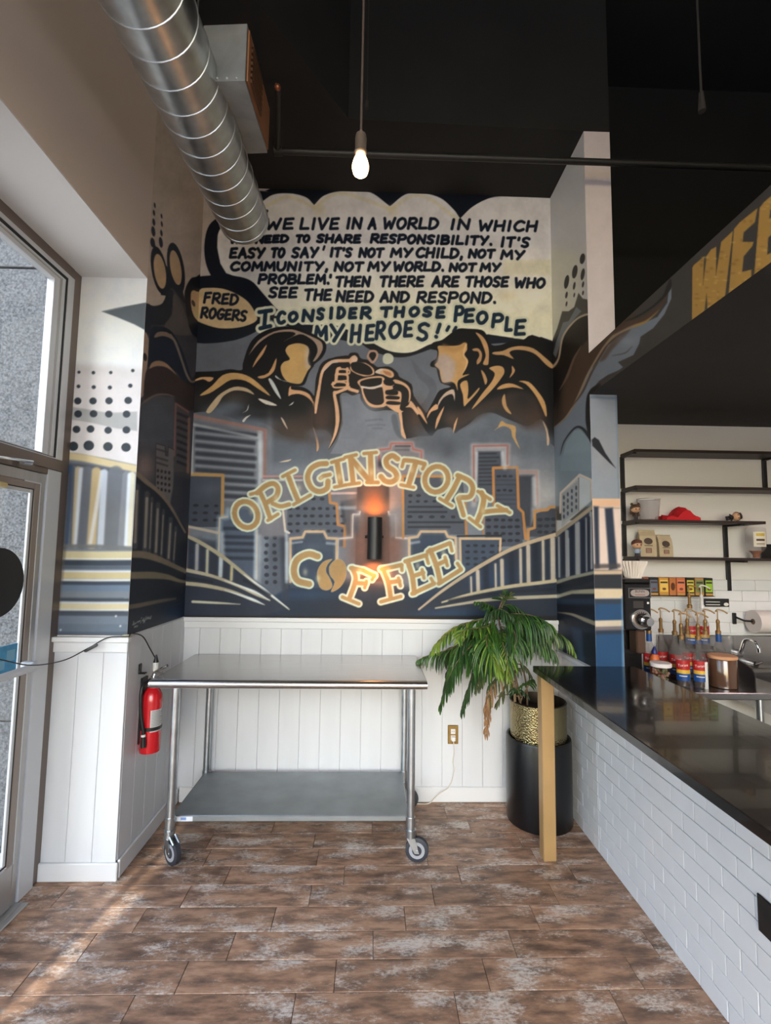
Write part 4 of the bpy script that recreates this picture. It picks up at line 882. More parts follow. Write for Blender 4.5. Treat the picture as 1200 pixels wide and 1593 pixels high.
# ---- painted surfaces
def painted(name, o, U, V, step, cv, gain, parent, m, z_off):
    o, U, V = np.array(o, float), np.array(U, float), np.array(V, float)
    lu, lv = np.linalg.norm(U), np.linalg.norm(V)
    nu, nv = max(2, int(lu/step[0])), max(2, int(lv/step[1]))
    a, b = np.meshgrid(np.linspace(0, 1, nu+1), np.linspace(0, 1, nv+1))
    P = o+a[..., None]*U+b[..., None]*V
    q = P-np.array([0, 0, EYE]); w = q@np.array(CF)
    px = 600+FPX*(q@np.array(CR))/w; py = 796.5+FPX*(q@np.array(CD))/w      # position on the traced design
    gx = np.clip((px-cv.x0)*cv.sc-.5, 0, cv.w-1.001); gy = np.clip((py-cv.y0)*cv.sc-.5, 0, cv.h-1.001)
    xi, yi = gx.astype(int), gy.astype(int); fx, fy = (gx-xi)[..., None], (gy-yi)[..., None]
    A = cv.a
    c = A[yi, xi]*(1-fx)*(1-fy)+A[yi, xi+1]*fx*(1-fy)+A[yi+1, xi]*(1-fx)*fy+A[yi+1, xi+1]*fx*fy
    c = np.clip(c, 0, 1); c = np.where(c <= .04045, c/12.92, ((c+.055)/1.055)**2.4)*np.array(gain)
    c = np.clip(c, 0, .86)
    nvx = (nu+1)*(nv+1); P = (P+np.array(z_off)).reshape(-1, 3)
    i = (np.arange(nv)[:, None]*(nu+1)+np.arange(nu)[None]).ravel()
    f = np.c_[i, i+1, i+nu+2, i+nu+1]
    me = bpy.data.meshes.new(name); me.vertices.add(nvx); me.vertices.foreach_set('co', P.astype(np.float32).ravel())
    me.loops.add(f.size); me.loops.foreach_set('vertex_index', f.ravel().astype(np.int32))
    me.polygons.add(len(f)); me.polygons.foreach_set('loop_start', (np.arange(len(f))*4).astype(np.int32))
    me.update(calc_edges=True)
    ca = me.color_attributes.new('paint', 'FLOAT_COLOR', 'POINT')
    ca.data.foreach_set('color', np.c_[c.reshape(-1, 3), np.ones(nvx)].astype(np.float32).ravel())
    me.materials.append(m); ob = bpy.data.objects.new(name, me); COL.objects.link(ob); ob.parent = parent; ob['kind'] = 'structure'
    return ob
M_MURAL = paint_mat('mural_paint', .5)
cB, cL, cC, cR, cE = paint_back(), paint_left(), paint_column(), paint_right(), paint_end()
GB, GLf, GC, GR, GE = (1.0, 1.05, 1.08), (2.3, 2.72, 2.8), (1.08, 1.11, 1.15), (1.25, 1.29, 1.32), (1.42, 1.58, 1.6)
painted('painted_mural', (XL, D, ZC-.01), (XR-XL, 0, 0), (0, 0, ZT-ZC+.01), (.0044, .0044), cB, GB, wb, M_MURAL, (0, -.0008, 0))
painted('painted_mural', (XL, YL, ZC-.01), (0, D-YL, 0), (0, 0, ZT-ZC+.01), (.0075, .0046), cL, GLf, wl, M_MURAL, (.0008, 0, 0))
painted('painted_mural', (XW, YL, ZC), (XL-XW, 0, 0), (0, 0, ZH-ZC), (.0042, .0046), cC, GC, wl, M_MURAL, (0, -.0008, 0))
painted('painted_mural', (XR, YS, 1.0), (0, D-YS, 0), (0, 0, ZT-1.0), (.006, .0046), cR, GR, ww, M_MURAL, (-.0008, 0, 0))
painted('painted_mural', (XR, YS, .9), (WW, 0, 0), (0, 0, ZT-.9), (.004, .0046), cE, GE, ww, M_MURAL, (0, -.0008, 0))
painted('painted_lettering', (XR, .95, ZS1), (0, YS-.95, 0), (0, 0, ZS2-ZS1), (.004, .004), cR, (1.15, 1.15, 1.15), bk, M_MURAL, (-.0008, 0, 0))

# ---- dado planking, cap rail, skirting
def planks(parent, axis, a0, a1, fixed, face, z0, z1, wdt=.14, start=None, th=.008):
    p = a0 if start is None else start
    edges = [a0]; q = p
    while q < a1-.012:
        if q > a0+.012: edges.append(q)
        q += wdt
    edges.append(a1)
    for e0, e1 in zip(edges, edges[1:]):
        if axis == 'X': MB().box((e0+.0007, fixed, z0), (e1-.0007, fixed+face*th, z1), bev=.0018).build('plank', M_PLANK, parent)
        else: MB().box((fixed, e0+.0007, z0), (fixed+face*th, e1-.0007, z1), bev=.0018).build('plank', M_PLANK, parent)
dw = struct('trim_dado', MB().box((XL, D-.004, 0), (XR, D, ZC-.02)), M_PLANK)
planks(dw, 'X', XL+.004, XR, D-.004, -1, .09, 1.185, .14, at(371, 1100, 'Y', D).x-.14*3)
dl = struct('trim_dado_left', MB().box((XL, YL, 0), (XL+.004, D-.014, ZC)), M_PLANK)
planks(dl, 'Y', YL+.004, D-.014, XL+.004, 1, .085, ZC-.004, .14)
dc = struct('trim_dado_column', MB().box((XW+.02, YL-.004, 0), (XL+.002, YL, ZC-.02)), M_PLANK)
planks(dc, 'X', XW+.02, XL+.012, YL-.004, -1, .08, 1.2, .133)
struct('trim_cap_back', MB().box((XL, D-.034, ZC-.028), (XR-.002, D-.0125, ZC), bev=.003).box((XL, D-.022, ZC-.075), (XR-.002, D-.0125, ZC-.028), bev=.003), M_TRIM)
struct('trim_cap_column', MB().box((XW, YL-.045, ZC-.03), (XL+.03, YL-.0125, ZC-.004), bev=.003).box((XW+.01, YL-.026, ZC-.085), (XL+.018, YL-.0125, ZC-.03), bev=.003), M_TRIM)
struct('baseboard_back', MB().box((XL+.03, D-.026, 0), (XR-.02, D-.0125, .098), bev=.004), M_TRIM)
struct('baseboard_left', MB().box((XL+.0125, YL, 0), (XL+.028, D-.03, .09), bev=.004), M_TRIM)
struct('baseboard_column', MB().box((XW-.005, YL-.028, 0), (XL+.028, YL-.0125, .088), bev=.004), M_TRIM)
struct('trim_wing_cap', MB().box((XR-.035, YS+.02, .998), (XR-.001, D-.036, 1.02), bev=.003), M_TRIM)

# ---- subway tile on the counter wall and the wing foot
def bricks(parent, plane, x, y0, y1, z0, rows, rh, tl, ph, m, name='tile', th=.008, face=-1, jt=.0032):
    for r in range(rows):
        za, zb = z0+r*rh, z0+(r+1)*rh
        s = y0-((y0-ph-(tl/2 if r % 2 else 0)) % tl)
        while s < y1-.001:
            a, b = max(s, y0)+jt/2, min(s+tl, y1)-jt/2; s += tl
            if b-a < .012: continue
            p = random.uniform(-.0005, .0005)
            if plane == 'X': MB().box((x, a, za+jt/2), (x+face*(th+p), b, zb-jt/2), bev=.0018).build(name, m, parent)
            else: MB().box((a, x, za+jt/2), (b, x+face*(th+p), zb-jt/2), bev=.0018).build(name, m, parent)
bricks(hw, 'X', XR, .95, YS, 0, 13, .0768, .1513, 2.175, M_TILE)
bricks(ww, 'X', XR, YS, D-.03, 0, 13, .0768, .1513, 2.175, M_TILE)
bs = struct('trim_backsplash', MB().box((1.55, 3.522, .9), (3.4, 3.53, 1.515)), M_GROUTL)
bricks(bs, 'Y', 3.522, 1.6, 3.3, .9, 8, .0768, .2, 1.7, M_TILE, th=.006, jt=.0018)

# ---- floor: individually laid wood-look tiles
M_FLOOR = floor_mat()
fl = struct('floor', MB().box((-1.8, -3.6, -.1), (4.7, 3.65, -.004)), M_GROUTD)
PW, PL = .1524, .604
def plank_mesh(l, w):
    b = MB().box((-l/2+.0012, -w/2+.0012, -.004), (l/2-.0012, w/2-.0012, .0), bev=.0016)
    me = bpy.data.meshes.new('floor_tile'); me.from_pydata(b.v, [], b.f); me.materials.append(M_FLOOR); return me
fullm = plank_mesh(PL, PW)
offs = {0: -.274, 1: -.120, 2: -.277, 3: -.426, 4: -.574, 5: -.725, 6: -.264, -1: .897, -2: .63, -3: .504, -4: .32}
for r in range(-4, 17):
    y1 = 2.931-r*PW; y0 = y1-PW
    if y0 > D: continue
    yt = min(y1, D)
    ph = offs.get(r, -.264-.152*(r-6))
    xa, xb = (XW-.05 if y0 < YL else XL), (XR if r > -5 else XR)
    s = xa-((xa-ph) % PL)
    while s < xb:
        a, b = max(s, xa), min(s+PL, xb); s += PL
        if b-a < .02: continue
        me = fullm if (b-a > PL-.001 and yt == y1) else plank_mesh(b-a, yt-y0)
        o = bpy.data.objects.new('floor_tile', me); COL.objects.link(o); o.parent = fl; o.location = ((a+b)/2, (y0+yt)/2, 0)
struct('trim_upstand', MB().box((2.05, 3.485, .89), (3.4, 3.512, 1.12), bev=.004), M_STEEL)
struct('floor_bar', MB().box((1.45, -3.2, -.004), (4.6, 3.53, 0)), mat('dark_bar_floor', (52, 44, 40), .5, nscale=6))

# ---- storefront: upper light, door, side bays
GLZ = clear_glass('window_glass', (238, 241, 242), 1.5)
XG = -1.66
def frame(b, y0, y1, z0, z1, wl_, wr, wb_, wt, x0, x1, bev=.002):       # rectangular ring in the glazing plane
    b.box((x0, y0, z0), (x1, y0+wl_, z1), bev=bev).box((x0, y1-wr, z0), (x1, y1, z1), bev=bev).box((x0, y0+wl_, z0), (x1, y1-wr, z0+wb_), bev=bev).box((x0, y0+wl_, z1-wt), (x1, y1-wr, z1), bev=bev); return b
tr = struct('window_1', frame(MB(), 1.44, 2.611, 2.142, 3.153, .05, .052, .006, .024, XG-.05, XG+.004), M_ALUW)
MB().box((XG-.034, 1.55, 2.15), (XG-.028, 2.47, 3.075)).build('pane', GLZ, tr)
frame(MB(), 1.49, 2.559, 2.148, 3.129, .016, .016, .004, .016, XG-.045, XG+.002).build('gasket', M_GASK, tr)
frame(MB(), 1.506, 2.543, 2.150, 3.113, .022, .024, .004, .012, XG-.04, XG).build('inner_frame', M_ALUW, tr)
frame(MB(), 1.528, 2.519, 2.152, 3.101, .02, .02, .004, .009, XG-.04, XG-.002).build('grey_frame', M_ALU, tr)  # plain grey aluminium step between inner frame and bead
frame(MB(), 1.548, 2.499, 2.154, 3.092, .03, .044, .004, .024, XG-.04, XG-.001).build('glazing_bead', M_ALUW, tr)
struct('trim_jamb', MB().box((XG-.06, 2.612, 0), (XG-.003, 2.683, ZH-.002), bev=.002).box((XG-.06, 1.40, 3.153), (XG-.001, 2.612, ZH-.002), bev=.002), M_ALUD)
struct('trim_transom', MB().box((XG-.06, 1.42, 2.083), (XG+.012, 2.611, 2.141), bev=.003).box((XG-.06, 1.42, 2.053), (XG+.004, 2.504, 2.083), bev=.002), M_ALUD)
struct('trim_jamb_panel', MB().box((XG-.055, 2.504, 0), (XG+.004, 2.612, 2.083), bev=.003), M_ALUW)
dr = struct('door_1', MB().box((XG-.025, 2.457, .012), (XG+.003, 2.493, 2.05), bev=.003).box((XG-.025, 1.50, 1.998), (XG+.003, 2.457, 2.05), bev=.003)
            .box((XG-.025, 1.50, .012), (XG+.003, 2.457, .205), bev=.003).box((XG-.025, 1.48, .012), (XG+.003, 1.56, 2.05), bev=.003), M_ALU)
MB().box((XG-.006, 1.56, .2), (XG-.001, 2.40, 1.97)).build('pane', GLZ, dr)
frame(MB(), 1.56, 2.417, .215, 1.966, .008, .008, .012, .006, XG-.012, XG+.001).build('gasket', M_GASK, dr)
frame(MB(), 1.568, 2.409, .225, 1.962, .008, .018, .006, .018, XG-.01, XG+.0015).build('glazing_bead', M_ALUW, dr)
MB().box((XG-.02, 2.417, .205), (XG+.004, 2.457, 1.998), bev=.002).box((XG-.02, 1.56, 1.966), (XG+.004, 2.417, 1.998), bev=.002).build('inner_stile', mat('taupe_aluminium', (150, 138, 130), .45, .4), dr)
MB().box((XG+.003, 2.4535, .205), (XG+.006, 2.458, 2.0)).box((XG+.003, 2.34, 1.995), (XG+.006, 2.4535, 2.001)).build('weather_strip', M_ALUW, dr)
pb = MB().box((XG+.055, 1.5, 1.10), (XG+.085, 2.43, 1.135), bev=.012).box((XG+.003, 2.40, 1.095), (XG+.07, 2.44, 1.14), bev=.006).build('push_bar', M_ALUW, dr)
MB().box((XG+.005, 1.62, 1.985), (XG+.06, 2.10, 2.045), bev=.02).build('closer_body', M_ALUW, dr)
MB().cyl((XG+.05, 2.05, 2.06), (XG+.05, 2.32, 2.085), .007, n=8).cyl((XG+.03, 2.28, 2.075), (XG+.03, 2.335, 2.08), .013, n=8).build('closer_arm', M_CHROME, dr)
MB().box((XG+.004, 2.15, 1.945), (XG+.03, 2.21, 1.968), bev=.006).build('door_stop', mat('yellowed_plastic', (214, 196, 140), .5), dr)
struct('trim_threshold', MB().box((XG-.08, 1.4, 0), (XG+.06, 2.503, .008), bev=.003).box((XG+.02, 1.4, .008), (XG+.03, 2.503, .011)), M_ALU)
w2 = MB().box((XG-.05, -.45, 0), (XG+.04, 1.42, .08)).box((XG-.05, -.45, 2.5), (XG+.04, 1.42, ZH))  # solid head shaped to stop sun reaching the back dado
for y in (-.45, .28, 1.36): w2.box((XG-.02, y, .08), (XG+.01, y+.05, 2.5))
w2 = struct('window_2', w2, M_ALU)
MB().box((XG-.004, -.4, .08), (XG+.004, 1.36, 2.5)).build('pane', GLZ, w2)
w3 = MB()
for a, b in ((-1.6, -1.22), (-3.6, -1.95)): w3.box((XG-.02, a, 0), (XG+.01, b, .08)).box((XG-.02, a, 3.13), (XG+.01, b, ZH)).box((XG-.02, a, .08), (XG+.01, a+.04, 3.13)).box((XG-.02, b-.04, .08), (XG+.01, b, 3.13))
w3 = struct('window_3', w3, M_ALU)
for a, b in ((-1.6, -1.22), (-3.6, -1.95)): MB().box((XG-.004, a+.04, .08), (XG+.004, b-.04, 3.13)).build('pane', GLZ, w3)
struct('wall_piers', MB().box((-1.72, -1.22, 0), (-1.62, -.45, ZH)).box((-1.72, -1.95, 0), (-1.62, -1.6, ZH)), M_WARM)
stk = MB().prism([(.155*math.cos(a), .155*math.sin(a)) for a in np.linspace(0, 2*math.pi, 40, endpoint=False)], XG+.0045, XG+.006, fn=lambda a, b, z: (z, 2.225+a*1.03, 1.522+b)).build('window_decal', mat('black_vinyl', (16, 18, 22), .5), None)
tag(stk, 'round black vinyl decal stuck on the glass of the entrance door', 'decal')
bt = MB().box((XG+.0045, 1.9, 1.115), (XG+.0065, 2.375, 1.235)).build('sign_strip', mat('cyan_vinyl', (58, 150, 196), .45, nscale=22, namp=.2), None)
tag(bt, 'bright blue strip stuck on the door glass just above the push bar', 'sign')
for y0, y1, z0, z1 in ((2.19, 2.23, 1.15, 1.20), (2.26, 2.30, 1.13, 1.17), (2.31, 2.36, 1.16, 1.21)):
    MB().box((XG+.0066, y0, z0), (XG+.0075, y1, z1)).build('pale_patch', mat('pale_cyan_vinyl', (120, 178, 205), .5), bt)

# ---- outside the glass
struct('trim_sun_blocker', MB().box((-2.08, -4.5, 3.3), (-1.9, .4, 3.36)).box((-1.92, .2, 3.3), (-1.79, .3, 3.36)), M_ALUD)  # unseen strip added outside to cut the sun entering the side bays
struct('floor_sidewalk', MB().box((-9, -18, -.16), (-1.81, 3.0, -.06)).box((-1.81, -18, -.16), (14, -3.73, -.06)), mat('concrete_paving', (206, 204, 200), .9, nscale=8, namp=.1))
struct('wall_sun_blocker', MB().box((-4.4, -6.2, -.1), (-3.02, -6, 12)), mat('sun_blocker_grey', (120, 120, 122), .8, nscale=20))  # unseen slab added to keep direct sun off the column face and granite
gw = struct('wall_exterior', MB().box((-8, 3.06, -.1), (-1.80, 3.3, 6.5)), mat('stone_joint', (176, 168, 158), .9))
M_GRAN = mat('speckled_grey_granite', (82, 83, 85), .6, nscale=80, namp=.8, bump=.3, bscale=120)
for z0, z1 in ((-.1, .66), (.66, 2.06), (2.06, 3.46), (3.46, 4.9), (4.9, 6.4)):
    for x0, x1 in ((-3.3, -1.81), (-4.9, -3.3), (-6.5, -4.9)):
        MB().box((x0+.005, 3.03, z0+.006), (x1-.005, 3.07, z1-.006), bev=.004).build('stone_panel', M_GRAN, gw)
# ================================================================ OBJECTS
# ---- stainless work table
t = thing('work_table', 'stainless steel work table on casters with a galvanised lower shelf', 'table', (-.43, 3.1, 0))
tx0, tx1, ty0, ty1 = -1.195, .315, 2.73, 3.43
MB().box((tx0, ty0+.02, .945), (tx1, ty1, .975), bev=.004).box((tx0+.004, ty0+.02, .93), (tx1-.004, ty1-.004, .946)).build('tabletop', M_STEEL, t)
MB().tube([(tx0, ty0+.02, .953), (tx1, ty0+.02, .953)], .0215, 20).build('rolled_edge', M_STEEL, t, smooth=True)
ush = MB().box((-1.085, 2.845, .188), (.225, 3.385, .222), bev=.005).build('undershelf', M_GALVD, t)
MB().box((-1.078, 2.8425, .193), (-.965, 2.8445, .218)).build('sticker', mat('faded_white_sticker', (206, 210, 216), .5), ush)
MB().box((-1.03, 2.842, .200), (-1.0, 2.8424, .214)).build('sticker_mark', mat('faded_blue_ink', (110, 138, 190), .5), ush)
M_RUB = mat('grey_rubber_tyre', (44, 46, 54), .6); M_HUB = mat('grey_nylon_hub', (150, 152, 156), .5)
legs = [(-1.075, 2.815, 38), (.235, 2.815, 8), (-1.075, 3.39, 20), (.235, 3.385, 24)]
for i, (x, y, a) in enumerate(legs):
    MB().tube([(x, y, .145), (x, y, .21), (x, y, .93)], .0215, 18).build('leg', M_GALV, t, smooth=True)
    MB().tube([(x, y, .182), (x, y, .232)], .026, 18).build('shelf_collar', M_GALV, t, smooth=True)
    an = math.radians(a); fw = Vector((math.cos(an), -math.sin(an), 0)); ax = Vector((math.sin(an), math.cos(an), 0))
    c = Vector((x, y, .064))+fw*.036
    cs = MB().tube([(x, y, .122), (x, y, .158)], .027, 18).tube([(x, y, .158), (x, y, .166)], .03, 18).build('caster', M_GALV, t, smooth=True)
    cs.name = 'caster'
    MB().tube([c-ax*.016, c-ax*.013, c+ax*.013, c+ax*.016], [.055, .0635, .0635, .055], 28).build('wheel', M_RUB, cs, smooth=True)
    MB().tube([c-ax*.0175, c+ax*.0175], .043, 24).build('wheel_hub', M_HUB, cs, smooth=True)
    MB().tube([c-ax*.0185, c+ax*.0185], .026, 20).build('wheel_centre', M_RUB, cs, smooth=True)
    fk = MB()
    for s in (-1, 1):
        p = Vector((x, y, .128)); q = ax*(.023*s); dn = Vector((0, 0, 1))
        pts = [p+q-fw*.02, p+q+fw*.026, c+q+fw*.012-dn*.012, c+q-fw*.012-dn*.012]
        k = [v+ax*.0022 for v in pts]+[v-ax*.0022 for v in pts]
        fk.add(k, [(0, 1, 2, 3), (7, 6, 5, 4), (0, 4, 5, 1), (1, 5, 6, 2), (2, 6, 7, 3), (3, 7, 4, 0)])
    fk.tube([c-ax*.028, c+ax*.028], .006, 8).build('fork', M_GALV, cs)
    if i == 0:
        b = MB(); u = Vector((x, y, .145))+fw*.03
        for a0, a1 in ((u-ax*.016, u+fw*.04-Vector((0, 0, .03))-ax*.016), (u+ax*.016, u+fw*.04-Vector((0, 0, .03))+ax*.016)): MB().tube([a0, a1], .007, 6).build('brake_lever', M_GALV, cs)
        b.tube([c-fw*.075-ax*.01, c-fw*.055-ax*.005+Vector((0, 0, .01))], .009, 6).build('brake_pedal', M_GALV, cs)

# ---- fire extinguisher
ex, ey = -1.229, 2.87
t = thing('fire_extinguisher', 'red fire extinguisher hung on the left dado behind the work table', 'fire extinguisher', (ex, ey, .56))
M_RED = mat('red_enamel', (200, 20, 30), .25, coat=.5)
MB().lathe([(.043, .553), (.053, .556), (.0555, .57), (.0555, .83), (.052, .862), (.04, .888), (.027, .905), (.018, .915)], (ex, ey, 0), 28).build('cylinder', M_RED, t, smooth=True)
MB().lathe([(.019, .905), (.021, .925), (.021, .955), (.014, .962)], (ex, ey, 0), 16).cyl((ex, ey, .94), (ex+.022, ey-.03, .942), .009, n=10).build('valve', M_CHROME, t, smooth=True)
MB().tube([(ex-.01, ey, .962), (ex+.012, ey-.006, .99), (ex+.085, ey-.025, 1.03)], .0075, 8).tube([(ex, ey, .955), (ex+.014, ey-.02, .985), (ex+.07, ey-.03, .99)], .006, 8).build('handle', M_CHROME, t, smooth=True)
MB().tube([(ex+.012, ey-.022, .935), (ex+.014, ey-.036, .935)], .016, 14).build('gauge', mat('gauge_face', (210, 205, 200), .4), t, smooth=True)
MB().tube(catmull([(ex-.01, ey-.01, .945), (ex-.03, ey-.05, .93), (ex-.034, ey-.068, .88), (ex-.028, ey-.07, .78), (ex-.012, ey-.068, .69), (ex-.01, ey-.068, .665)]), .0095, 10).build('hose', M_BLKP, t, smooth=True)
MB().tube([(ex-.01, ey-.068, .668), (ex-.009, ey-.068, .655)], .0125, 10).build('hose_band', M_WHP, t)
MB().tube([(ex-.009, ey-.068, .656), (ex-.006, ey-.068, .60)], [.013, .0155], 12).build('nozzle', M_BLKP, t, smooth=True)
MB().lathe([(.0563, .678), (.058, .68), (.058, .695), (.0563, .697)], (ex, ey, 0), 28, cap=False).build('strap', M_BLKP, t)
arc = [(.0562*math.cos(a), .0562*math.sin(a)) for a in np.linspace(math.radians(-72), math.radians(10), 10)]
b = MB(); b.add([(ex+x, ey+y, z) for z in (.672, .79) for x, y in arc], [(i, i+1, 11+i, 10+i) for i in range(9)])
lb = b.build('instruction_label', mat('silver_label', (196, 196, 194), .5), t)
b = MB()
for k in range(12):
    z = .78-k*.0085; a2 = [(.0566*math.cos(a), .0566*math.sin(a)) for a in np.linspace(math.radians(-66), math.radians(-66+50+(k*37 % 22)), 6)]
    b.add([(ex+x, ey+y, zz) for zz in (z, z+.003) for x, y in a2], [(i, i+1, 7+i, 6+i) for i in range(5)])
b.build('label_print', mat('grey_print', (120, 120, 122), .6), lb)
MB().box((XL+.012, 2.80, .99), (XL+.02, 2.83, 1.045), bev=.003).box((XL+.012, 2.80, .99), (XL+.05, 2.83, .997), bev=.002).build('wall_hook', M_BLKP, t)
MB().box((XL+.012, 2.835, .60), (XL+.025, 2.905, .96), bev=.003).build('bracket', M_BLKP, t)

# ---- cord with inline switch from the door to the corner
yv = YL-.05
P = [at(-70, 1012, 'X', -1.5), at(0, 1026, 'X', -1.5), at(50, 1035, 'X', -1.5), at(100, 1027, 'X', -1.5), at(138, 1008, 'Y', 2.61), at(168, 992, 'Y', 2.62), Vector((XL+.035, YL-.05, ZC+.004))]
t = thing('power_cord', 'thin black cord with an inline switch, draped across the white column to the extinguisher', 'cord', (XL, YL, ZC))
MB().tube(catmull(P), .0028, 6).build('cable', M_BLKP, t, smooth=True)
P2 = [Vector((XL+.035, YL-.05, ZC+.004)), at(205, 985.5, 'X', XL+.03), at(222, 990, 'X', XL+.03), at(234, 1010, 'X', XL+.035), at(243, 1026, 'X', XL+.06)]
MB().tube(catmull(P2), .0035, 6).build('cable', M_BLKP, t, smooth=True)
a, b_ = at(133, 1012.5, 'Y', 2.608), at(150, 1003.5, 'Y', 2.608); dv = (b_-a)
MB().tube([a-dv*.1, a, b_, b_+dv*.1], [.004, .0085, .0085, .004], 8).build('inline_switch', mat('grey_plastic', (74, 74, 76), .5), t, smooth=True)
q = at(243, 1028, 'X', XL+.062); MB().tube([q+Vector((0, 0, .035)), q-Vector((0, 0, .01))], [.004, .016], 10).build('plug', M_BLKP, t, smooth=True)
MB().tube([q-Vector((0, 0, .008)), q-Vector((0, 0, .055))], .017, 10).build('adapter', M_WHP, t, smooth=True)
c = Vector((XL+.012, YL-.03, ZC-.003)); MB().box(c-Vector((.022, .018, 0)), c+Vector((.02, .018, .012)), bev=.004).build('tape', mat('yellowed_tape', (206, 202, 176), .5), t)

# ---- bar counter with gold post
t = thing('bar_counter', 'long glossy black bar top carried by a square gold post at its end', 'counter', (1.24, 1.6, 0))
M_TOP = mat('glossy_black_stained_top', (24, 19, 18), .16, nscale=5, namp=.5, bump=.05, bscale=14, stretch=(2, .5, 1), coat=.3)
MB().box((.945, .3, .999), (1.545, YS-.001, 1.034), bev=.003).build('countertop', M_TOP, t)
MB().box((.968, 2.80, 0), (1.040, 2.872, .998), bev=.004).build('support_post', M_GOLDP, t)
sw = MB().box((XR-.016, 1.625, .44), (XR-.0095, 1.70, .56), bev=.004).build('bag_hook', M_BLKM, None)
tag(sw, 'black hook plate on the white tiled counter wall at the right edge', 'hook')

# ---- planter, brass pot, pine
px_, py_, pr = 1.093, 3.235, .203
t = thing('planter', 'tall matte black cylinder planter on the floor in the right corner', 'planter', (px_, py_, 0))
zt = .515
MB().lathe([(pr-.012, 0), (pr-.002, .004), (pr, .015), (pr, zt-.01), (pr-.004, zt), (pr-.016, zt), (pr-.018, zt-.02), (pr-.018, zt-.12), (.02, zt-.12)], (px_, py_, 0), 56).build('cylinder', mat('matte_black_planter', (13, 14, 17), .3, nscale=3, namp=.12), t, smooth=True)
t = thing('brass_pot', 'hammered brass pot standing inside the black planter, holding the pine', 'pot', (px_, py_, zt-.118))
br = .176; zs = np.linspace(zt-.115, .735, 12)
hb = mat('hammered_brass', (156, 142, 104), .25, 1.); t_ = hb.node_tree; vo = t_.nodes.new('ShaderNodeTexVoronoi'); vo.inputs['Scale'].default_value = 105
tc_ = t_.nodes.new('ShaderNodeTexCoord'); bu = t_.nodes.new('ShaderNodeBump'); bu.inputs['Strength'].default_value = .55; bu.inputs['Distance'].default_value = .006
t_.links.new(tc_.outputs['Object'], vo.inputs['Vector']); t_.links.new(vo.outputs['Distance'], bu.inputs['Height']); t_.links.new(bu.outputs[0], t_.nodes['Principled BSDF'].inputs['Normal'])
MB().lathe([(br, z) for z in zs], (px_, py_, 0), 64, cap=False).build('hammered_wall', hb, t, smooth=True)
MB().lathe([(br, .733), (br+.003, .738), (br-.004, .742), (br-.007, .735), (br-.008, .62), (.01, .60)], (px_, py_, 0), 48, cap=False).build('inner_wall', mat('dark_bronze_inside', (52, 42, 32), .4, .6), t, smooth=True)
MB().lathe([(br-.009, .665), (.09, .675), (.005, .68)], (px_, py_, 0), 32).build('soil', mat('dark_potting_soil', (38, 30, 25), .95, nscale=60, namp=.4, bump=.5), t, smooth=True)

t = thing('norfolk_pine', 'drooping feathery green pine growing out of the brass pot', 'plant', (px_, py_, .68))
M_BARK = mat('pine_bark', (120, 100, 76), .8, nscale=30, namp=.25)
M_G = [mat('dark_green_needles', (34, 66, 26), .5, nscale=30, namp=.25), mat('mid_green_needles', (54, 92, 30), .5, nscale=30, namp=.25), mat('bright_green_tips', (112, 138, 48), .5, nscale=30, namp=.2), mat('dry_brown_needles', (148, 112, 78), .7, nscale=30, namp=.2), mat('grey_green_needles', (78, 88, 52), .6, nscale=30, namp=.25)]
def A(x, y, dy=0.): return at(640+x/4.286, 920+y/4.286, 'Y', 3.2+dy)
for pts, r0, r1 in (([A(735, 830, .03), A(720, 700, .04), A(690, 560, .04), A(640, 380, .03), A(590, 220, .02), A(590, 110, .02), A(625, 40, .02)], .011, .004), ([A(690, 800, 0), A(690, 680, -.02), A(670, 560, -.02), A(620, 420, 0)], .010, .004),
                    ([A(775, 800, .05), A(770, 640, .05), A(740, 500, .03), A(690, 400, .02)], .007, .003), ([A(720, 820, .0), A(735, 720, -.03), A(800, 600, -.05)], .006, .003), ([A(715, 700, -.02), A(650, 688, -.03), A(570, 700, -.04)], .003, .002)):
    p = catmull(pts); MB().tube(p, list(np.linspace(r0, r1, len(p))), 8).build('stem', M_BARK, t, smooth=True)
rs = random.Random(11)
def frond(pts, L0, L1, mi, mtip=None, step=.0105, droop=.75, dens=1., spread=.55, jitter=.25):
    p = catmull(pts, 10); b = MB(); b.tube(p, list(np.linspace(.0042, .0018, len(p))), 5, 0)
    acc = 0.; tot = sum((p[i+1]-p[i]).length for i in range(len(p)-1)); run = 0.
    for i in range(len(p)-1):
        d = p[i+1]-p[i]; l = d.length; tan = d.normalized(); run += l; acc += l
        side = tan.cross(Vector((0, 0, 1)))
        if side.length < .2: side = Vector((rs.uniform(-1, 1), rs.uniform(-1, 1), 0))
        side.normalize()
        while acc > step*1.55:
            acc -= step*1.55; u = run/tot
            ln = 1.6*(L0+(L1-L0)*u)*(1-.45*max(0, u-.75)/.25)*(.75+.5*rs.random())*(1-.35*max(0, .12-u)/.12)
            for s in (-1, 1):
                if rs.random() > dens: continue
                q0 = p[i]+d*rs.random()
                dr = side*s*spread*rs.uniform(.6, 1.2)+tan*rs.uniform(.35, .75)+Vector((rs.gauss(0, jitter*.22), rs.gauss(0, jitter*.22), rs.uniform(-.1, .15)))
                dr.normalize(); g = Vector((0, 0, -1)); q = [q0]; m = 6
                for k in range(1, m+1):
                    w = k/m; dd = (dr*(1-droop*w)+g*droop*w*1.15).normalized(); q.append(q[-1]+dd*ln/m)
                R = [.0018, .0044, .0054, .0053, .005, .004, .0012]
                R = [r*rs.uniform(.85, 1.2) for r in R]
                b.tube(q, R, 4, 1 if (mtip is None or rs.random() > .12+.75*u*u) else 2)
    o = b.build('frond', [M_BARK, M_G[mi], M_G[mtip if mtip is not None else mi]], t)
    return o
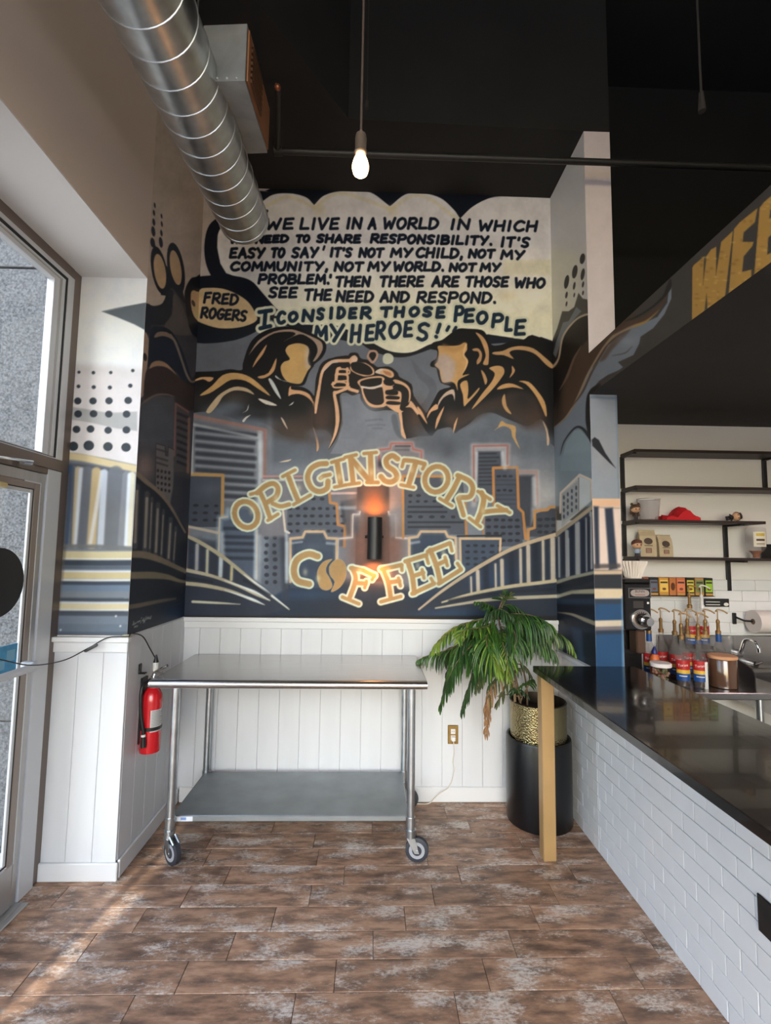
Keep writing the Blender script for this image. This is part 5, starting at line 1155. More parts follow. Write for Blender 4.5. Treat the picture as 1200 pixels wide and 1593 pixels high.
FR = [
 ([A(580,170,.0),A(450,190,-.05),A(300,240,-.10),A(190,330,-.14),A(125,420,-.15)], .085,.05,1,2,.0095,.8),
 ([A(560,230,0),A(400,310,-.03),A(240,390,-.05),A(110,430,-.04),A(50,456,-.03)], .13,.075,0,1,.0095,.95),
 ([A(540,260,-.03),A(440,330,-.12),A(330,440,-.18),A(250,580,-.2),A(190,770,-.2)], .12,.06,0,1,.0085,.85),
 ([A(560,250,-.05),A(500,300,-.16),A(520,400,-.24),A(570,490,-.27),A(600,540,-.28)], .13,.075,1,2,.0075,.7),
 ([A(560,230,-.05),A(420,250,-.15),A(340,270,-.22),A(310,340,-.25)], .08,.05,1,2,.0085,.6),
 ([A(590,160,0),A(690,150,-.05),A(800,160,-.1),A(880,190,-.12),A(945,235,-.12)], .17,.09,0,1,.008,.95),
 ([A(600,160,.02),A(720,170,-.08),A(820,190,-.12),A(900,225,-.14)], .15,.10,1,1,.009,.95),
 ([A(620,190,.04),A(780,210,.03),A(930,260,.0),A(1040,320,-.03),A(1092,410,-.04)], .15,.06,0,2,.0085,.95),
 ([A(600,260,.0),A(720,240,-.02),A(830,300,-.05),A(900,400,-.07)], .14,.08,0,1,.0095,.95),
 ([A(590,260,-.03),A(610,340,-.14),A(640,450,-.2),A(650,570,-.2)], .10,.06,1,2,.009,.7),
 ([A(570,260,-.02),A(500,380,-.1),A(430,520,-.12),A(370,680,-.12),A(340,780,-.12)], .09,.07,0,0,.011,.9),
 ([A(560,260,.05),A(420,330,.1),A(300,430,.12),A(240,540,.12)], .13,.08,0,0,.01,.95),
 ([A(590,140,0),A(540,100,-.04),A(480,75,-.06),A(430,72,-.06)], .06,.03,0,1,.0085,.6),
 ([A(600,100,0),A(660,90,.03),A(720,120,.04),A(770,150,.04)], .07,.05,0,0,.009,.9),
 ([A(615,60,0),A(600,50,-.02),A(580,40,-.02)], .045,.02,0,1,.007,.2),
 ([A(622,60,0),A(645,35,.02),A(665,10,.02)], .045,.02,4,4,.007,.2),
 ([A(605,110,0),A(620,50,0),A(625,-5,0)], .04,.02,4,0,.006,.2),
 ([A(560,180,.02),A(560,130,-.08),A(600,120,-.16),A(680,170,-.2)], .09,.05,0,0,.009,.9),
 ([A(600,380,0),A(540,480,-.06),A(470,560,-.1),A(430,660,-.11)], .07,.05,4,4,.012,.9),
 ([A(640,520,0),A(560,600,-.08),A(520,700,-.1),A(500,800,-.1)], .06,.06,4,3,.012,.95),
 ([A(530,690,-.1),A(515,780,-.1),A(505,880,-.1),A(500,960,-.1)], .05,.035,3,3,.010,1.),
 ([A(690,600,0),A(640,620,-.03),A(600,700,-.05),A(560,760,-.05)], .05,.035,4,4,.013,.9),
 ([A(730,640,0),A(780,600,-.05),A(810,590,-.06)], .06,.04,1,1,.012,.7), ([A(735,700,-.03),A(715,660,-.06),A(690,650,-.06)], .06,.04,0,0,.012,.7),
 ([A(700,480,0),A(760,500,.0),A(800,560,.0)], .05,.04,4,4,.013,.9), ([A(660,560,0),A(700,520,-.02),A(740,510,-.03)], .05,.03,4,4,.014,.9),
 ([A(600,250,.06),A(700,300,.12),A(780,380,.14)], .13,.08,0,0,.01,.95),
]
FR += [
 ([A(570,220,-.05),A(480,330,-.14),A(440,430,-.2),A(410,500,-.22)], .14,.09,0,1,.0085,.9),
 ([A(560,200,-.04),A(460,260,-.1),A(380,300,-.12),A(300,400,-.14),A(270,520,-.14)], .15,.09,0,1,.009,.95),
 ([A(590,230,-.03),A(680,260,-.12),A(700,330,-.18),A(690,400,-.2)], .14,.09,0,1,.009,.95),
 ([A(600,200,.0),A(760,240,.04),A(860,300,.05),A(960,420,.05)], .15,.09,0,1,.009,.95),
 ([A(570,250,.04),A(450,300,.06),A(330,350,.08),A(220,430,.08)], .15,.09,0,0,.009,.95),
 ([A(580,260,.02),A(560,380,-.05),A(520,480,-.1),A(480,560,-.1)], .12,.08,0,1,.009,.9)]
for k in FR: frond(k[0], k[1], k[2], k[3], k[4], k[5], k[6])

# ---- outlet and white cord
oc = at(705, 1142.5, 'Y', D-.013)
t = thing('wall_outlet', 'brass outlet plate with a white double socket on the white planking', 'outlet', oc)
MB().box(oc+Vector((-.036, 0, -.063)), oc+Vector((.036, -.005, .063)), bev=.003).build('cover_plate', M_BRASSD, t)
for dz in (.021, -.021): MB().box(oc+Vector((-.016, -.005, dz-.0165)), oc+Vector((.016, -.0075, dz+.0165)), bev=.005).build('socket', M_WHP, t)
b = MB()
for dx in (-.006, .006): b.box(oc+Vector((dx-.0012, -.0073, .018)), oc+Vector((dx+.0012, -.0082, .027)))
b.build('slot', M_BLKP, t)
t = thing('charging_cable', 'thin white cable running from the brass outlet to the floor behind the table', 'cord', oc)
pg = oc+Vector((.0, -.02, -.021)); MB().box(oc+Vector((-.013, -.0078, -.036)), oc+Vector((.013, -.034, -.008)), bev=.004).build('plug', M_WHP, t)
P = [pg+Vector((0, -.005, -.01)), at(707, 1170, 'Y', D-.03), at(705, 1186, 'Y', D-.035), at(707, 1196, 'Y', D-.035), at(704, 1213, 'Y', D-.035), at(697, 1226, 'Y', D-.045), at(682, 1236, 'Y', D-.06), Vector(at(665, 1243, 'Z', .004)), Vector(at(640, 1249, 'Z', .004)), Vector(at(560, 1249, 'Z', .004))]
P[-3:] = [Vector((p.x, min(p.y, D-.05), .0045)) for p in P[-3:]]
MB().tube(catmull(P), .0033, 6).build('cable', mat('cream_cable', (214, 206, 194), .5), t, smooth=True)

# ---- wall lamp (up and down light) on the mural
s0, s1 = at(582.5, 805, 'Y', D-.085), at(584, 870, 'Y', D-.085); lx = (s0.x+s1.x)/2
t = thing('wall_sconce', 'black cylinder up and down light fixed in the middle of the mural', 'wall lamp', (lx, D-.085, (s0.z+s1.z)/2))
MB().lathe([(.046, s1.z), (.0505, s1.z), (.0505, s0.z), (.046, s0.z), (.046, s1.z)], (lx, D-.085, 0), 32, cap=False).build('shade', M_BLKM, t, smooth=True)
MB().box((lx-.035, D-.04, (s0.z+s1.z)/2-.04), (lx+.035, D-.0015, (s0.z+s1.z)/2+.07), bev=.004).tube([(lx-.068, D-.06, 1.79), (lx+.062, D-.06, 1.79)], .010, 8).build('mounting_arm', M_BLKM, t)
M_LED = mat('warm_lamp_glow', (255, 190, 110), .5, emit=(255, 170, 80), estr=14)
for z, nm in ((s0.z-.05, 1), (s1.z+.05, -1)):
    ze = s0.z-.012 if nm > 0 else s1.z+.012
    MB().lathe([(.001, z), (.03, z), (.03, z+.012*nm), (.001, z+.012*nm)], (lx, D-.085, 0), 20).build('lamp', M_LED, t)
    lamp('sconce_beam', 'SPOT', (lx, D-.085, ze), 7, (1, .37, .08), spot_size=math.radians(150), spot_blend=.9, shadow_soft_size=.025, aim=(lx, D-.06, ze+1.0*nm))

# ---- hanging bulb
bp = at(561, 258, 'Y', 1.62)
t = thing('pendant_bulb', 'bare glowing bulb hanging on a dark cord from the black ceiling', 'pendant lamp', (bp.x, bp.y, 5.4))
MB().lathe([(.012, .055), (.016, .04), (.024, .022), (.0295, .002), (.0295, -.012), (.025, -.028), (.014, -.038), (.001, -.041)], bp, 28).build('bulb', mat('lit_bulb_glass', (255, 230, 190), .4, emit=(255, 206, 150), estr=9), t, smooth=True)
MB().lathe([(.019, .045), (.022, .048), (.022, .058), (.020, .062), (.0205, .105), (.018, .118), (.006, .122), (.005, .135)], bp, 24).build('socket', mat('grey_brown_socket', (132, 118, 106), .4, .5), t, smooth=True)
p0 = bp+Vector((0, 0, .13)); MB().tube([p0, Vector((bp.x+.004, bp.y, 5.4))], .0042, 8).build('cord', mat('brown_twisted_cord', (84, 72, 66), .7), t)
lamp('bulb_light', 'POINT', bp-Vector((0, 0, .06)), 1.4, (1, .64, .34), shadow_soft_size=.03)
c2 = at(572, 120, 'Y', 2.3); q = MB().tube([(c2.x, 2.3, 5.4), (c2.x, 2.3, 3.95)], .003, 6).tube([(c2.x, 2.3, 3.97), (c2.x, 2.3, 3.93)], .008, 8).build('hanging_wire', mat('dark_wire', (30, 29, 28), .7), None)
tag(q, 'thin dark wire hanging behind the glowing bulb', 'wire')
a_, b_ = at(1085, 20, 'Y', 2.4), at(1092, 160, 'Y', 2.4)
q = MB().tube([(b_.x, 2.4, 5.4), b_+Vector((0, 0, .05))], .006, 6).tube([b_+Vector((0, 0, .06)), b_-Vector((0, 0, .05))], [.012, .02], 10).build('ceiling_pendant', mat('charcoal_cord', (58, 56, 55), .7), None)
tag(q, 'dark hanging cord with a small holder, high at the right before the black ceiling', 'cord')

# ---- spiral duct with a side register
d0, d1 = atd(379, 341, 3.02), atd(231, 0, 1.68)
ax = (d1-d0).normalized(); dlen = 2.6; R = .150
t = thing('spiral_duct', 'silver spiral air duct with a square register box, high along the left wall', 'duct', d0)
b = MB(); b.tube([d0+ax*u for u in np.linspace(0, dlen, 14)], R, 44); b.build('pipe', M_GALV, t, smooth=True)
M_SEAM = mat('bright_duct_seam', (206, 210, 212), .35, .9)
u = .012; up = Vector((0, 0, 1)); s1_ = ax.cross(up).normalized(); s2_ = ax.cross(s1_).normalized()
while u < dlen:
    b = MB(); ring = []
    for j in range(36):
        q = 2*math.pi*j/36; ring.append(d0+ax*(u+.05*j/36)+(s1_*math.cos(q)+s2_*math.sin(q))*(R+.0008))
    b.tube(ring+[d0+ax*(u+.05)+s1_*(R+.0008)], .0032, 5); b.build('seam', M_SEAM, t, smooth=True); u += .125
MB().tube([d0-ax*.004, d0+ax*.02], R+.0035, 44).build('end_cap', M_GALV, t, smooth=True)
MB().tube([d0+ax*.9+up*.14, Vector((d0+ax*.9).to_tuple()[:2]+(5.4,))], .004, 6).build('hanger', M_GALVD, t)
# register box: corners read on its near and lower faces
fb = [atd(313, 127, 1.98), atd(381, 126, 1.94), atd(358, 240, 2.62), atd(416, 238, 2.58)]
hgt = up*.25
def hexa(p, h): 
    v = [Vector(q) for q in p]+[Vector(q)+h for q in p]
    return MB().add(v, [(0, 1, 3, 2), (4, 6, 7, 5), (0, 4, 5, 1), (1, 5, 7, 3), (3, 7, 6, 2), (2, 6, 4, 0)])
t2 = hexa(fb, hgt).build('register_box', mat('matte_galvanised_sheet', (172, 178, 182), .5, .6, nscale=12, namp=.12), t)
e0, e1 = fb[1], fb[3]; ed = (e1-e0); nrm = Vector((ed.y, -ed.x, 0)).normalized()
if nrm.x < 0: nrm = -nrm
def face(u0, u1, h0, h1, d): return [e0+ed*u0+up*h0+nrm*d, e0+ed*u1+up*h0+nrm*d, e0+ed*u0+up*h1+nrm*d, e0+ed*u1+up*h1+nrm*d]
def slab(u0, u1, h0, h1, d0_, d1_):
    v = face(u0, u1, h0, h1, d0_)+face(u0, u1, h0, h1, d1_); return MB().add(v, [(0, 1, 3, 2), (4, 6, 7, 5), (0, 4, 5, 1), (1, 5, 7, 3), (3, 7, 6, 2), (2, 6, 4, 0)])
M_KR = mat('brown_register_face', (150, 104, 72), .6, nscale=10, namp=.15)
slab(.03, .97, .012, .238, .002, .008).build('face_plate', M_KR, t2)
for k in range(7): slab(.10, .52, .035+k*.027, .05+k*.027, .008, .016).build('louvre', mat('brown_louvre', (96, 66, 46), .6), t2)
for k in range(4):
    q = fb[0]+(fb[1]-fb[0])*(.15+.22*k)+up*.012-(fb[2]-fb[0]).normalized()*.002; MB().sph(q, .005, 8).build('rivet', M_SEAM, t2)

# ---- sprinkler pipe under the soffit
pa, pb_ = at(432, 235, 'Y', 2.72), at(1240, 266, 'Y', 2.72)
zp = pa.z
t = thing('sprinkler_pipe', 'black sprinkler pipe running under the dark soffit to the right', 'pipe', (pa.x, 2.72, zp))
MB().tube([(pa.x, 2.72, zp), (4.6, 2.72, zp)], .019, 14).tube([(pa.x-.02, 2.72, zp), (pa.x+.03, 2.72, zp)], .026, 14).build('run', mat('black_painted_pipe', (27, 28, 28), .5), t, smooth=True)
hd = at(432, 133, 'Z', zp); MB().tube([(pa.x, 2.72, zp), (hd.x, hd.y, zp)], .016, 12).build('branch', MATS['black_painted_pipe'], t, smooth=True)
MB().sph((hd.x, hd.y, zp-.01), .017, 12).build('sprinkler_head', mat('copper_head', (150, 92, 66), .4, .6), t, smooth=True)
# ================================================================ BEHIND THE BAR
YB = 3.53
# ---- shelves
def shelf(yb, x1px, label, nm='wall_shelf', yf=.2):
    z = at(1060, yb, 'Y', YB).z; x0 = 1.835; x1 = at(x1px, yb, 'Y', YB-.1).x if x1px < 1250 else 3.35
    t = thing('wall_shelf', label, 'shelf', ((x0+x1)/2, YB-.1, z), 'dark wooden shelves behind the bar')
    MB().box((x0, YB-yf, z), (x1, YB-.002, z+.02), bev=.002).build('board', mat('dark_stained_board', (46, 34, 31), .5, nscale=12, namp=.25, stretch=(.2, 1, 1)), t)
    return t, z+.02
S1, z1 = shelf(713, 1300, 'dark wooden shelf, empty, topmost behind the bar')
S2, z2 = shelf(766.5, 1300, 'dark wooden shelf, empty, second from the top behind the bar')
S3, z3 = shelf(816.5, 1175, 'short dark wooden shelf carrying the red cloth and clear tumbler')
S4, z4 = shelf(871, 1300, 'dark wooden shelf carrying the two coffee bags, lowest behind the bar')
def bracket(parent, x, za, zb, out=True):
    b = MB().box((x-.014, YB-.022, za), (x+.014, YB-.002, zb), bev=.002)
    if out: b.box((x-.012, YB-.19, zb-.012), (x+.012, YB-.02, zb), bev=.002)
    b.build('bracket', M_BLKM, parent)
xs = {k: at(k, 800, 'Y', YB-.01).x for k in (966, 1127, 1193)}
for Sx, za, zb in ((S1, z2, z1-.02), (S2, z3, z2-.02), (S3, z4, z3-.02), (S4, z4-.22, z4-.02)):
    bracket(Sx, 1.843, za+.002, zb)
bracket(S1, xs[1193], z2+.002, z1-.02); bracket(S3, xs[1127], z4+.002, z3-.02); bracket(S4, xs[1127]+.01, z4-.24, z4-.02); bracket(S2, 3.2, z3, z2-.02)

# ---- clear pitcher
def sit(px, z, y=3.43): return Vector((at(px, 800, 'Y', y).x, y, z))
CG = clear_glass('clear_plastic', (247, 247, 248), 1.45, .04, .16)
p = sit(1010, z3, 3.42); k = .148/.34
t = thing('clear_tumbler', 'tall clear plastic tumbler standing beside the red cloth on the shelf', 'tumbler', p)
MB().lathe([(.058, 0), (.06, .004), (.076, .155), (.073, .155), (.057, .008), (.001, .008)], p, 24).build('body', CG, t, smooth=True)
MB().lathe([(.0765, .150), (.079, .153), (.0765, .157), (.073, .155)], p, 24, cap=False).build('rim', mat('frosted_rim', (206, 204, 206), .3, alpha=.6), t, smooth=True)
# ---- red cloth
p = sit(1056, z3, 3.41)
prof = [(-.135, .0), (-.133, .036), (-.09, .037), (-.045, .032), (-.03, .06), (-.01, .09), (.012, .102), (.035, .092), (.06, .065), (.085, .042), (.105, .03), (.118, .022), (.12, 0)]
b = MB(); n = len(prof)
for j, yy in enumerate(np.linspace(-.07, .07, 9)):
    s = math.cos(yy/.07*1.1)**.5
    b.v += [tuple(p+Vector((x+.006*math.sin(j*1.7+x*40), yy, max(.0015, z*s+(.006*math.sin(x*60+j*1.3) if z > .02 else 0))))) for x, z in prof]
b.f = [(j*n+i, j*n+i+1, (j+1)*n+i+1, (j+1)*n+i) for j in range(8) for i in range(n-1)]; b.m = [0]*len(b.f)
b.add([b.v[i] for i in range(n)], [tuple(range(n))]); b.add([b.v[8*n+i] for i in range(n)], [tuple(range(n))[::-1]])
tag(b.build('folded_cloth', mat('red_cloth', (196, 24, 34), .8, bump=.3, bscale=90), None, smooth=True, origin=p), 'heap of bright red folded cloth on the shelf', 'cloth')
# ---- small figurines
def figurine(px, z, h, hair, shirt, label, pose=0, bun=False, y=3.4):
    p = sit(px, z, y); t = thing('figurine', label, 'figurine', p, 'small figurines on the shelves')
    sk = mat('figurine_skin', (214, 170, 134), .5); M = Matrix.Identity(3)
    if pose: M = Matrix.Rotation(math.radians(78), 3, 'Y')
    lift = Vector((0, 0, .022*h/.11)) if pose else Vector((0, 0, 0)); s = h/.11
    def tr(b): b.v = [tuple(p+lift+(M @ Vector(v))*s) for v in b.v]; return b
    tr(MB().sph((0, 0, .078), .029, 18, sc=(1.12, 1, .92))).build('head', sk, t, smooth=True)
    hb = MB().sph((0, .004, .085), .031, 18, sc=(1.12, 1.02, .86)).sph((0, -.017, .1), .016, 10, sc=(1.6, .8, .6))
    if bun: hb.sph((-.024, .004, .112), .010, 10).sph((.024, .004, .112), .010, 10).box((-.034, .006, .04), (.034, .022, .085), bev=.008)
    hb = tr(hb).build('hair', mat('hair_'+hair[0], hair[1], .6), t, smooth=True)
    b = MB()
    for e in (-.012, .012): b.sph((e, -.027, .076), .0045, 10)
    tr(b).build('eyes', M_BLKP, t, smooth=True)
    tr(MB().tube([(0, 0, .022), (0, 0, .05)], [.017, .012], 12).tube([(-.012, 0, .046), (-.024, -.006, .028)], .0055, 8).tube([(.012, 0, .046), (.024, -.006, .028)], .0055, 8)).build('torso', mat('shirt_'+shirt[0], shirt[1], .6), t, smooth=True)
    b = MB()
    for e in (-.008, .008): b.tube([(e, 0, .024), (e, 0, .004)], .007, 8).box((e-.008, -.013, 0), (e+.008, .008, .006), bev=.002)
    tr(b).build('legs', mat('dark_trousers', (56, 54, 62), .6), t, smooth=True)
figurine(989.5, z3, .112, ('brown', (78, 54, 40)), ('dark', (66, 52, 46)), 'small standing figurine with brown hair tufts beside the clear tumbler', bun=True)
figurine(1130, z3, .105, ('black', (48, 36, 34)), ('black', (40, 38, 40)), 'small figurine lying on its back at the right end of the short shelf', pose=1)
figurine(990, z4, .118, ('chestnut', (92, 54, 44)), ('pale_blue', (150, 166, 184)), 'small standing figurine in pale blue in front of the coffee bags', y=3.36)
# ---- coffee bags
M_KRAFT = mat('kraft_bag', (186, 170, 140), .7, nscale=12, namp=.12, bump=.2, bscale=25); M_INK = mat('dark_brown_ink', (70, 54, 46), .7)
def bag(px, z, w, h, d, rz, label, y=3.44):
    p = sit(px, z, y); t = thing('coffee_bag', label, 'coffee bag', p, 'kraft coffee bags on the lowest shelf'); R_ = Matrix.Rotation(rz, 3, 'Z')
    b = MB(); rows = [(0, .96, 1.), (.05, 1., 1.), (.5, 1., .95), (.78, .99, .6), (.93, .98, .12), (1., .97, .05)]; n = 0
    for fz, fw_, fd in rows: b.v += [tuple(p+R_ @ Vector((sx*w/2*fw_, sy*d/2*fd, fz*h))) for sx, sy in ((-1, -1), (0, -1.12), (1, -1), (1, 1), (-1, 1))]
    for r in range(5):
        for i in range(5): b.f.append((r*5+i, r*5+(i+1) % 5, (r+1)*5+(i+1) % 5, (r+1)*5+i))
    b.f += [(4, 3, 2, 1, 0), (25, 26, 27, 28, 29)]; b.m = [0]*len(b.f); b.build('pouch', M_KRAFT, t)
    def dec(name, poly, m):
        def fn(x, y_, zz): 
            u = min(1, max(0, y_/h)); fd = np.interp(u, [r[0] for r in rows], [r[2] for r in rows]); ctr = 1-abs(x)/(w/2)
            return tuple(p+R_ @ Vector((x, -d/2*fd*(1+.12*ctr)-.0012-zz, y_)))
        MB().prism(poly, 0, .0006, fn=fn).build(name, m, t)
    cx = lambda r, zc_, sx=1.3, n_=20: [(sx*r*math.cos(a), zc_+r*math.sin(a)) for a in np.linspace(0, 2*math.pi, n_, endpoint=False)]
    dec('emblem', cx(.023, h*.58), M_INK); dec('emblem_band', [(-.03, h*.56), (.03, h*.56), (.03, h*.61), (-.03, h*.61)], mat('kraft_light', (206, 192, 164), .7))
    dec('title_bar', [(-.028, h*.40), (.028, h*.40), (.028, h*.425), (-.028, h*.425)], M_INK)
    dec('panel', [(-.02, h*.14), (.02, h*.14), (.02, h*.32), (-.02, h*.32)], mat('maroon_ink', (110, 66, 56), .7))
    for k in range(3): dec('panel_line', [(-.015, h*(.17+.05*k)), (.015, h*(.17+.05*k)), (.015, h*(.185+.05*k)), (-.015, h*(.185+.05*k))], mat('kraft_light', (206, 192, 164), .7))
    MB().box((0, 0, 0), (.001, .001, .001)).v
    dd = MB().box((-w*.49, -.006, h*.97), (w*.49, .006, h*1.0), bev=.002); dd.v = [tuple(p+R_ @ Vector(v)) for v in dd.v]; dd.build('folded_top', M_KRAFT, t)
bag(1005, z4, .112, .19, .055, -.1, 'tall kraft coffee bag on the shelf behind the pale blue figurine')
bag(1031, z4, .105, .158, .055, .08, 'shorter kraft coffee bag, right of the taller one on the shelf')
# ---- upturned squeeze bottle and dark box on shelf 4
p = sit(1174, z4, 3.41); t = thing('syrup_dispenser', 'clear upturned bottle with amber contents at the right end of the shelf', 'bottle', p)
MB().lathe([(.022, 0), (.022, .02), (.03, .035), (.058, .065), (.062, .08), (.062, .205), (.056, .215), (.001, .217)], p, 24).build('body', clear_glass('bottle_plastic', (246, 246, 246), 1.45, .04, .12), t, smooth=True)
MB().lathe([(.001, .002), (.020, .003), (.020, .021), (.028, .036), (.045, .052), (.001, .052)], p, 20).build('syrup', mat('amber_syrup', (150, 78, 34), .2), t, smooth=True)
ar = [(.0625*math.cos(a), .0625*math.sin(a)) for a in np.linspace(math.radians(-140), math.radians(-60), 10)]
lb = MB().add([tuple(p+Vector((x, y, z))) for z in (.08, .185) for x, y in ar], [(i, i+1, 11+i, 10+i) for i in range(9)]).build('label', mat('cream_label', (224, 218, 200), .5), t)
for za, zb, m in ((.155, .175, mat('yellow_ink', (206, 180, 70), .5)), (.12, .135, M_INK), (.10, .104, M_INK), (.092, .095, M_INK)):
    a2 = [(.063*math.cos(a), .063*math.sin(a)) for a in np.linspace(math.radians(-125), math.radians(-75), 8)]
    MB().add([tuple(p+Vector((x, y, z))) for z in (za, zb) for x, y in a2], [(i, i+1, 9+i, 8+i) for i in range(7)]).build('label_print', m, lb)
p = sit(1203, z4, 3.42); t = thing('dark_box', 'dark striped box beside the upturned bottle at the right edge', 'box', p)
MB().box(p-Vector((.06, .05, 0)), p+Vector((.06, .05, .10)), bev=.002).build('carton', mat('near_black_card', (30, 28, 28), .5), t)
for k in range(4): MB().box(p+Vector((-.055+k*.028, -.0515, .008)), p+Vector((-.045+k*.028, -.05, .092))).build('stripe', mat('olive_card', (66, 62, 48), .5), t)
# ---- tea boxes in a wall rack
tz0, tz1 = at(1055, 926, 'Y', 3.46).z, at(1055, 898.5, 'Y', 3.46).z
TB = [(1002, 1010, (166, 88, 52), (190, 112, 70), 'orange brown tea box, leftmost of the row, behind the coffee filters'), (1011, 1025, (28, 30, 38), (96, 104, 120), 'black tea box with a grey blue label, second in the row'),
      (1026, 1041, (206, 150, 60), (232, 196, 96), 'golden tea box with a yellow label, third in the row'), (1042, 1052.5, (186, 116, 62), (132, 80, 44), 'orange tea box turned sideways, with a round hole'),
      (1053, 1067, (196, 112, 66), (222, 130, 92), 'orange tea box with a salmon label in the middle of the row'), (1068, 1081, (32, 30, 28), (214, 204, 70), 'black tea box with a bright yellow label'),
      (1082, 1096, (176, 132, 84), (112, 140, 80), 'tan tea box with a green label, second from the right'), (1097, 1110, (24, 26, 26), (150, 196, 50), 'black tea box with a lime green label, rightmost of the row')]
for i, (a, b_, co, lc, lab) in enumerate(TB):
    xa, xb = at(a, 912, 'Y', 3.44).x+.001, at(b_, 912, 'Y', 3.44).x-.001; p = Vector(((xa+xb)/2, 3.475, tz0))
    t = thing('tea_box', lab, 'tea box', p, 'row of tea boxes above the tiles'); w2_ = (xb-xa)/2
    MB().box((xa, 3.44, tz0), (xb, 3.512, tz1), bev=.002).build('carton', mat('tea_card_%d' % i, co, .6), t)
    if i == 3: MB().prism([(.015*math.cos(a_), .028*math.sin(a_)) for a_ in np.linspace(0, 6.28, 18, endpoint=False)], 0, .001, fn=lambda x, y, z: (p.x+x, 3.4395-z, (tz0+tz1)/2+y)).build('hole', mat('dark_hole', (92, 52, 30), .8), t)
    else:
        h_ = tz1-tz0; MB().box((xa+.005, 3.439, tz0+h_*.2), (xb-.005, 3.4398, tz0+h_*.86)).build('label', mat('tea_label_%d' % i, lc, .5), t)
        MB().box((xa+.008, 3.4384, tz0+h_*.68), (xb-.008, 3.4389, tz0+h_*.78)).build('label_band', mat('tea_band', (60, 48, 40), .6), t)
        MB().prism([(.014*math.cos(a_), .009*math.sin(a_)) for a_ in np.linspace(0, 6.28, 12, endpoint=False)], 0, .0004, fn=lambda x, y, z: (p.x+x, 3.4386-z, tz0+h_*.36+y)).build('leaf_mark', mat('tea_mark', (120, 64, 36), .6), t)
        MB().box((xa+.004, 3.4388, tz0+.002), (xb-.004, 3.4394, tz0+h_*.13)).build('lower_flap', mat('tea_gold', (196, 150, 76), .5), t)
rk = MB().box((at(1000, 912, 'Y', 3.44).x, 3.436, tz0-.006), (at(1111, 912, 'Y', 3.44).x, 3.5215, tz0-.001)).build('rack', M_BLKM, None)
tag(rk, 'thin black rack ledge under the row of tea boxes', 'rack')
# ---- plaque, paper towels
a_, b_ = at(1095, 931, 'Y', 3.514), at(1134.5, 944, 'Y', 3.514)
t = thing('wall_plaque', 'small black plaque with white lines on the tiles behind the bottles', 'sign', (a_.x, 3.514, b_.z))
MB().box((a_.x, 3.508, b_.z), (b_.x, 3.5155, a_.z), bev=.002).build('plate', M_BLKM, t)
for k, (u, v) in enumerate(((.04, .6), (.05, .55))): MB().box((a_.x+.01, 3.5065, a_.z-.026-.02*k), (a_.x+(b_.x-a_.x)*.62, 3.5078, a_.z-.021-.02*k)).build('printed_line', M_WHP, t)
MB().prism([(.018*math.cos(q), .012*math.sin(q)) for q in np.linspace(0, 6.28, 14, endpoint=False)], 3.5065, 3.5078, fn=lambda x, y, z: (b_.x-.024+x, z, b_.z+.018+y)).build('printed_mark', M_WHP, t)
r0, r1 = at(1172, 967, 'Y', 3.42), at(1250, 967, 'Y', 3.42)
t = thing('paper_towel_roll', 'white paper towel roll on a black wall holder at the right edge', 'paper towel', r0)
rr = .078
MB().tube([r0, Vector((r1.x, r0.y, r0.z))], rr, 36).build('roll', mat('paper_towel', (226, 216, 212), .9, bump=.2, bscale=80), t, smooth=True)
MB().tube([r0-Vector((.0012, 0, 0)), r0+Vector((.001, 0, 0))], .02, 18).build('cardboard_core', mat('brown_core', (112, 88, 76), .8), t)
MB().tube([Vector((r0.x-.06, 3.505, r0.z+.02)), Vector((r0.x-.055, r0.y+.01, r0.z+.004)), r0+Vector((.02, 0, 0))], .007, 8).box((r0.x-.08, 3.5, r0.z-.03), (r0.x-.055, 3.5155, r0.z+.05), bev=.003).build('holder', M_BLKM, t)

# ---- steel back counter, sink, tap, splash guard
zs = .89
t = thing('back_counter', 'stainless steel back counter with a sink let in behind the bar', 'counter', (2.6, 3.15, 0))
MB().box((1.60, 2.86, zs-.04), (2.54, 3.484, zs), bev=.004).box((2.54, 2.86, zs-.04), (3.4, 2.93, zs), bev=.004).box((2.54, 3.38, zs-.04), (3.4, 3.484, zs), bev=.004).box((3.1, 2.93, zs-.04), (3.4, 3.38, zs), bev=.004).build('worktop', M_STEEL, t)
b = MB().box((2.54, 2.93, zs-.2), (3.1, 3.38, zs-.19)).box((2.535, 2.93, zs-.2), (2.542, 3.38, zs-.04)).box((3.1, 2.93, zs-.2), (3.107, 3.38, zs-.04)).box((2.54, 2.923, zs-.2), (3.1, 2.93, zs-.04)).box((2.54, 3.38, zs-.2), (3.1, 3.387, zs-.04))
b.build('basin', M_STEEL, t)
for x, y in ((1.65, 2.9), (3.35, 2.9), (1.65, 3.46), (3.35, 3.46), (2.3, 2.9)): MB().cyl((x, y, 0), (x, y, zs-.04), .02, n=12).build('leg', M_GALV, t, smooth=True)
MB().cyl((2.73, 3.15, .2), (2.73, 3.15, zs-.2), .025, n=12).build('drain_pipe', M_WHP, t, smooth=True)
f0 = at(1161, 1012, 'Y', 3.40); f1 = at(1168, 996, 'Y', 3.38); f2 = at(1177, 1000, 'Y', 3.33)
t = thing('faucet', 'chrome gooseneck faucet over the sink behind the bar', 'faucet', Vector((f0.x, 3.44, zs)))
MB().tube(catmull([(f0.x, 3.46, 1.0), (f0.x, 3.44, f0.z), (f0.x+.01, 3.42, f1.z-.01), (f1.x, 3.38, f1.z+.004), (f2.x-.004, 3.33, f2.z+.002), (f2.x, 3.31, f2.z-.04)]), .011, 10).cyl((f2.x, 3.31, f2.z-.03), (f2.x+.003, 3.31, f2.z-.06), .013, n=12).build('spout', M_CHROME, t, smooth=True)
